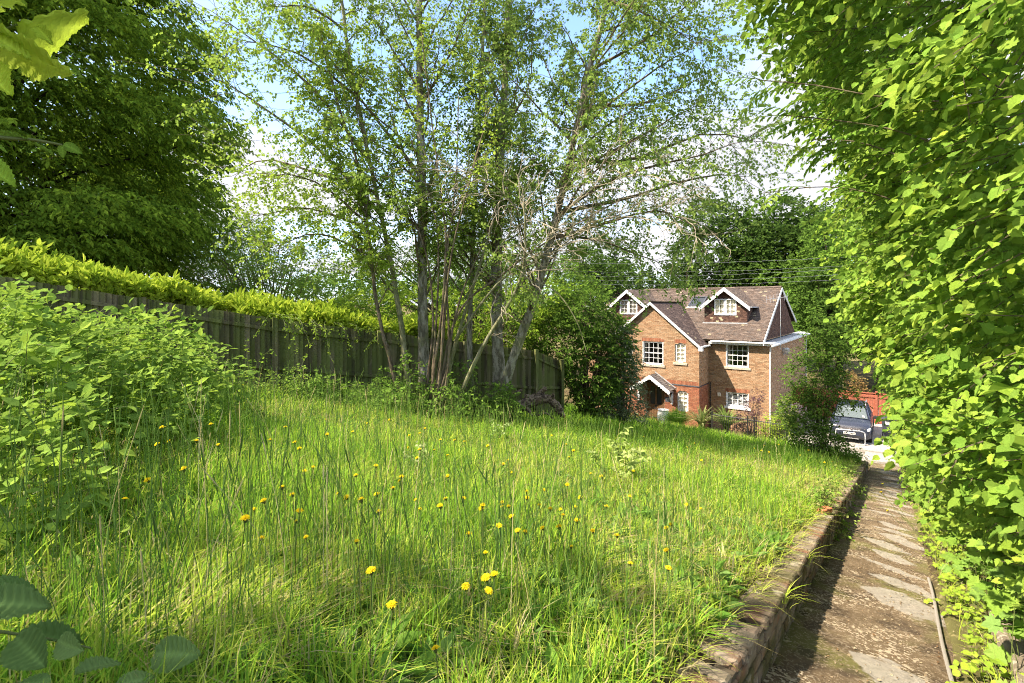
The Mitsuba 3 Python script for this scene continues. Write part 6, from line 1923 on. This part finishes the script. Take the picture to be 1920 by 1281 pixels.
sapling('pale_sapling', 'pale whitish green oak sapling in the long grass at the far right of the lawn', 1165, 905, .75, .40, 5, .085, [[.40, .50, .15], [.32, .45, .10], [.44, .52, .20]], OVAL, 332, ratio=.62)
sapling('white_topped_weed', 'small weed with pale leaf tips in front of the log heap', 938, 830, .5, .25, 4, .05, [[.46, .52, .28], [.30, .44, .10]], OVAL, 333, ratio=.6)
sapling('pale_weed', 'pale leaved weed among the grass before the undergrowth', 790, 885, .35, .35, 5, .04, [[.40, .46, .22], [.34, .44, .14]], OVAL, 334)
ir = thing('withered_iris', 'withered cream and yellow iris leaves near the retaining wall', 'plant')
p = on_lawn(1365, 1085, .02)
n = 16
az = r.uniform(0, 6.28, n)
P = p + np.stack([np.cos(az), np.sin(az), 0 * az], -1) * .04
put('leaves', blades(r, P, r.uniform(.14, .30, n), np.full(n, .022), np.abs(r.normal(.5, .4, n)), az, tints(r, [[.62, .52, .24], [.66, .60, .36], [.50, .48, .10]], n), 4), 'leaf', ir)
it = thing('grass_tuft', 'broad bladed green tuft growing on the near end of the retaining wall', 'plant')
p = on_lawn(1290, 1190, .02)
n = 60
az = r.uniform(0, 6.28, n)
put('blades', blades(r, p + np.stack([np.cos(az), np.sin(az), 0 * az], -1) * .04, r.uniform(.12, .26, n), np.full(n, .014), np.abs(r.normal(.9, .4, n)), az, tints(r, LUSH, n), 4), 'leaf', it)
bl = thing('tall_grass_tuft', 'dark blue green tuft of tall coarse grass in mid lawn', 'plant')
p = on_lawn(955, 1075, .03)
n = 46
az = r.uniform(0, 6.28, n)
put('blades', blades(r, p + np.stack([np.cos(az), np.sin(az), 0 * az], -1) * .07, r.uniform(.35, .68, n), np.full(n, .009), np.abs(r.normal(.45, .3, n)), az, tints(r, [[.10, .20, .055], [.13, .24, .06]], n), 4), 'leaf', bl)
for (u, lab) in ((3.9, 'wiry grass tuft sprouting from the side of the retaining wall'), (5.2, 'smaller grass tuft hanging from the wall further down the path')):
    tk = thing('wall_tuft', lab, 'plant')
    n = 15
    P = np.tile(W(np.array([u, .59, -.2 * u + .26])), (n, 1)) + r.normal(0, .02, (n, 3))
    put('blades', blades(r, P, r.uniform(.08, .26, n), np.full(n, .006), np.abs(r.normal(1.0, .4, n)), r.normal(math.atan2(-CU, SU), .8, n), tints(r, SUNNY.tolist() + STRAW.tolist()[:1], n), 4), 'leaf', tk)
patch('wall_weeds', 'clump of weeds spilling over the wall beyond the loose brick', [(*W(np.array([u, .72, 0]))[:2], .28, h) for u, h in ((8.0, .5), (8.5, .7), (9.2, .6), (10.2, .5), (11.5, .6), (13, .7), (14.5, .8))], 420, .5, .05, MID + STRAW.tolist()[:1], OVAL, 335, cat='weeds')

# ------------------------------------------------------------------ big leaves close to the camera
def big_leaf(L, Wd, seed, lobed=False, veins=9, fold=.12, curl=.22):
    """A leaf with pleated side veins: grid along and across the midrib."""
    r = np.random.default_rng(seed)
    ny, nx = 49, 9
    y = np.linspace(0, 1, ny)
    prof = np.sin(np.pi * np.clip(y * .98 + .02, 0, 1) ** .72) ** .75
    if lobed:
        prof = prof * (.70 + .38 * np.abs(np.sin(y * 7.3 + .4)))
    prof = prof * (1 + .045 * ((np.arange(ny) // 1 % 2) * 2 - 1))
    V, tone = [], []
    for i in range(ny):
        for j in range(nx):
            x = (j / (nx - 1) - .5) * 2
            ph = (y[i] - .30 * abs(x)) * veins * 2 * math.pi
            z = fold * abs(x) * prof[i] - curl * y[i] ** 2 + .034 * math.sin(ph) * min(1, 3 * abs(x)) + .03 * math.sin(3 * x + 4 * y[i] + seed)
            V.append([x * prof[i] * .5 * Wd, y[i] * L, z * L])
            tone.append(1.2 if j == nx // 2 else .92 + .14 * (math.cos(ph) > .6) + .10 * r.random())    # pale veins
    a = np.array([[i * nx + j, i * nx + j + 1, (i + 1) * nx + j + 1, (i + 1) * nx + j] for i in range(ny - 1) for j in range(nx - 1)])
    return np.array(V), np.vstack([a[:, [0, 1, 2]], a[:, [0, 2, 3]]]), np.array(tone)


def near_branch(name, label, cat, twig, items, pal, seed, mat='leaf', lobed=False):
    r = np.random.default_rng(seed)
    k = thing(name, label, cat)
    put('twig', tube(smoothline(twig, 16), np.linspace(.006, .0025, 16), 7), 'stem_green', k, smooth=True)
    for i, (base, tip, Wr, nrm_) in enumerate(items):
        base, tip = np.asarray(base), np.asarray(tip)
        L = np.linalg.norm(tip - base)
        m = big_leaf(L, L * Wr, seed * 7 + i, lobed)
        y = norm(tip - base); z = norm(np.asarray(nrm_, float) - y * np.dot(nrm_, y)); x = np.cross(y, z)
        v = base + m[0][:, :1] * x + m[0][:, 1:2] * y + m[0][:, 2:] * z
        put('leaf', (v, m[1], tints(r, pal, 1) * m[2][:, None]), mat, k, smooth=True)
    return k


tl_ = near_branch('sycamore_branch', 'large translucent sycamore leaves hanging in from the top left', 'branch', [at(-300, 120, 1.0), at(-80, 85, 1.0), at(40, 45, 1.02)],
                  [(at(35, 45, 1.0), at(182, 68, 1.15), 1.05, [.2, -.5, -.8]), (at(-20, 60, 1.0), at(118, 150, 1.05), .95, [-.1, -.5, -.8]), (at(-60, 50, .95), at(60, 95, 1.0), .9, [.1, -.6, .7]), (at(-70, 100, .95), at(30, 170, 1.0), .9, [.1, -.6, .6]), (at(-120, 20, .9), at(20, 5, 1.05), .9, [.1, -.7, -.6]),
                   (at(70, 50, 1.0), at(94, 78, 1.0), .7, [.3, -.8, .2])], [[.44, .56, .06], [.38, .50, .05], [.48, .60, .08]], 401, lobed=True)
near_branch('hazel_branch', 'hazel twig with a grey sheened leaf reaching in from the left edge', 'branch', [at(-250, 220, 1.0), at(-20, 255, 1.0), at(60, 262, 1.02), at(118, 272, 1.03)],
            [(at(-5, 252, 1.0), at(100, 272, 1.05), .5, [-.1, -.25, 1]), (at(118, 272, 1.03), at(155, 285, 1.05), .75, [.3, -.8, .4]), (at(118, 272, 1.03), at(116, 296, 1.03), .6, [.3, -.9, .1]), (at(-40, 300, .95), at(38, 345, 1.0), .7, [.1, -.7, .6]), (at(-30, 265, .98), at(15, 280, 1.0), .6, [0, -.6, .8])],
            [[.20, .33, .05], [.26, .40, .05]], 402)
near_branch('hazel_sapling', 'dark toothed hazel leaves in the shade at the bottom left corner', 'sapling', [at(-200, 1340, 1.25), at(-40, 1200, 1.25), at(40, 1190, 1.3), at(170, 1215, 1.32)],
            [(at(-60, 1140, 1.15), at(92, 1122, 1.2), .62, [-.1, -.5, .85]), (at(-30, 1100, 1.2), at(80, 1092, 1.3), .5, [0, -.4, .9]), (at(35, 1190, 1.3), at(160, 1188, 1.35), .42, [.1, -.2, 1]), (at(30, 1195, 1.28), at(75, 1250, 1.25), .8, [.2, -.7, .6]), (at(140, 1262, 1.3), at(226, 1232, 1.35), .5, [-.1, -.3, .95]), (at(290, 1225, 1.5), at(368, 1228, 1.5), .75, [0, -.8, .55]),
             (at(90, 1290, 1.25), at(30, 1275, 1.25), .6, [0, -.4, .9]), (at(215, 1290, 1.35), at(290, 1262, 1.4), .6, [0, -.5, .8]), (at(110, 1200, 1.3), at(145, 1225, 1.28), .9, [.2, -.9, .2])],
            [[.17, .27, .085], [.20, .30, .10], [.14, .24, .07]], 403, mat='glossy_leaf')
# the tree that these top leaves belong to: it stands left of the camera and shades the front of the lawn
rng = np.random.default_rng(411)
lum = np.array([[-6.2, -.6, 5.2, 1.4, 1.3, 1.1], [-4.7, .2, 6.0, 1.3, 1.1, 1.0], [-5.2, -1.8, 6.4, 1.6, 1.4, 1.2], [-7.0, .2, 6.6, 1.4, 1.2, 1.2], [-3.9, -1.0, 5.2, 1.1, 1.0, .8], [-6.6, -1.8, 7.6, 1.6, 1.4, 1.3]])
P, O = lumps_points(rng, lum[:, :3], lum[:, 3:], 330, inner=.3)
m, line = sprays(rng, P, norm(O + rng.normal(0, .4, P.shape)), 5, .35, .13, LIME, MAPLE, ratio=1.0, droop=.4)
sk_ = thing('sycamore_tree', 'sycamore standing just left of the view that shades the front of the lawn', 'tree')
b = np.array([-6.0, -.8, float(ground_at(-6.0, -.8))])
stm_ = smoothline([b - [0, 0, .3], b + [.1, 0, 2.5], b + [.3, .3, 7]], 12)
lm = np.array([smoothline([stm_[rng.integers(4, 10)], stm_[9] * .4 + c[:3] * .6, c[:3]], 7) for c in lum])
put('trunk', join([tube(stm_, np.linspace(.2, .06, 12), 9), tubes(lm, taper(lm, .06, .02), 6), tubes(line, taper(line, .005, .002), 3)]), 'bark_grey', sk_)
put('crown', m, 'leaf', sk_)
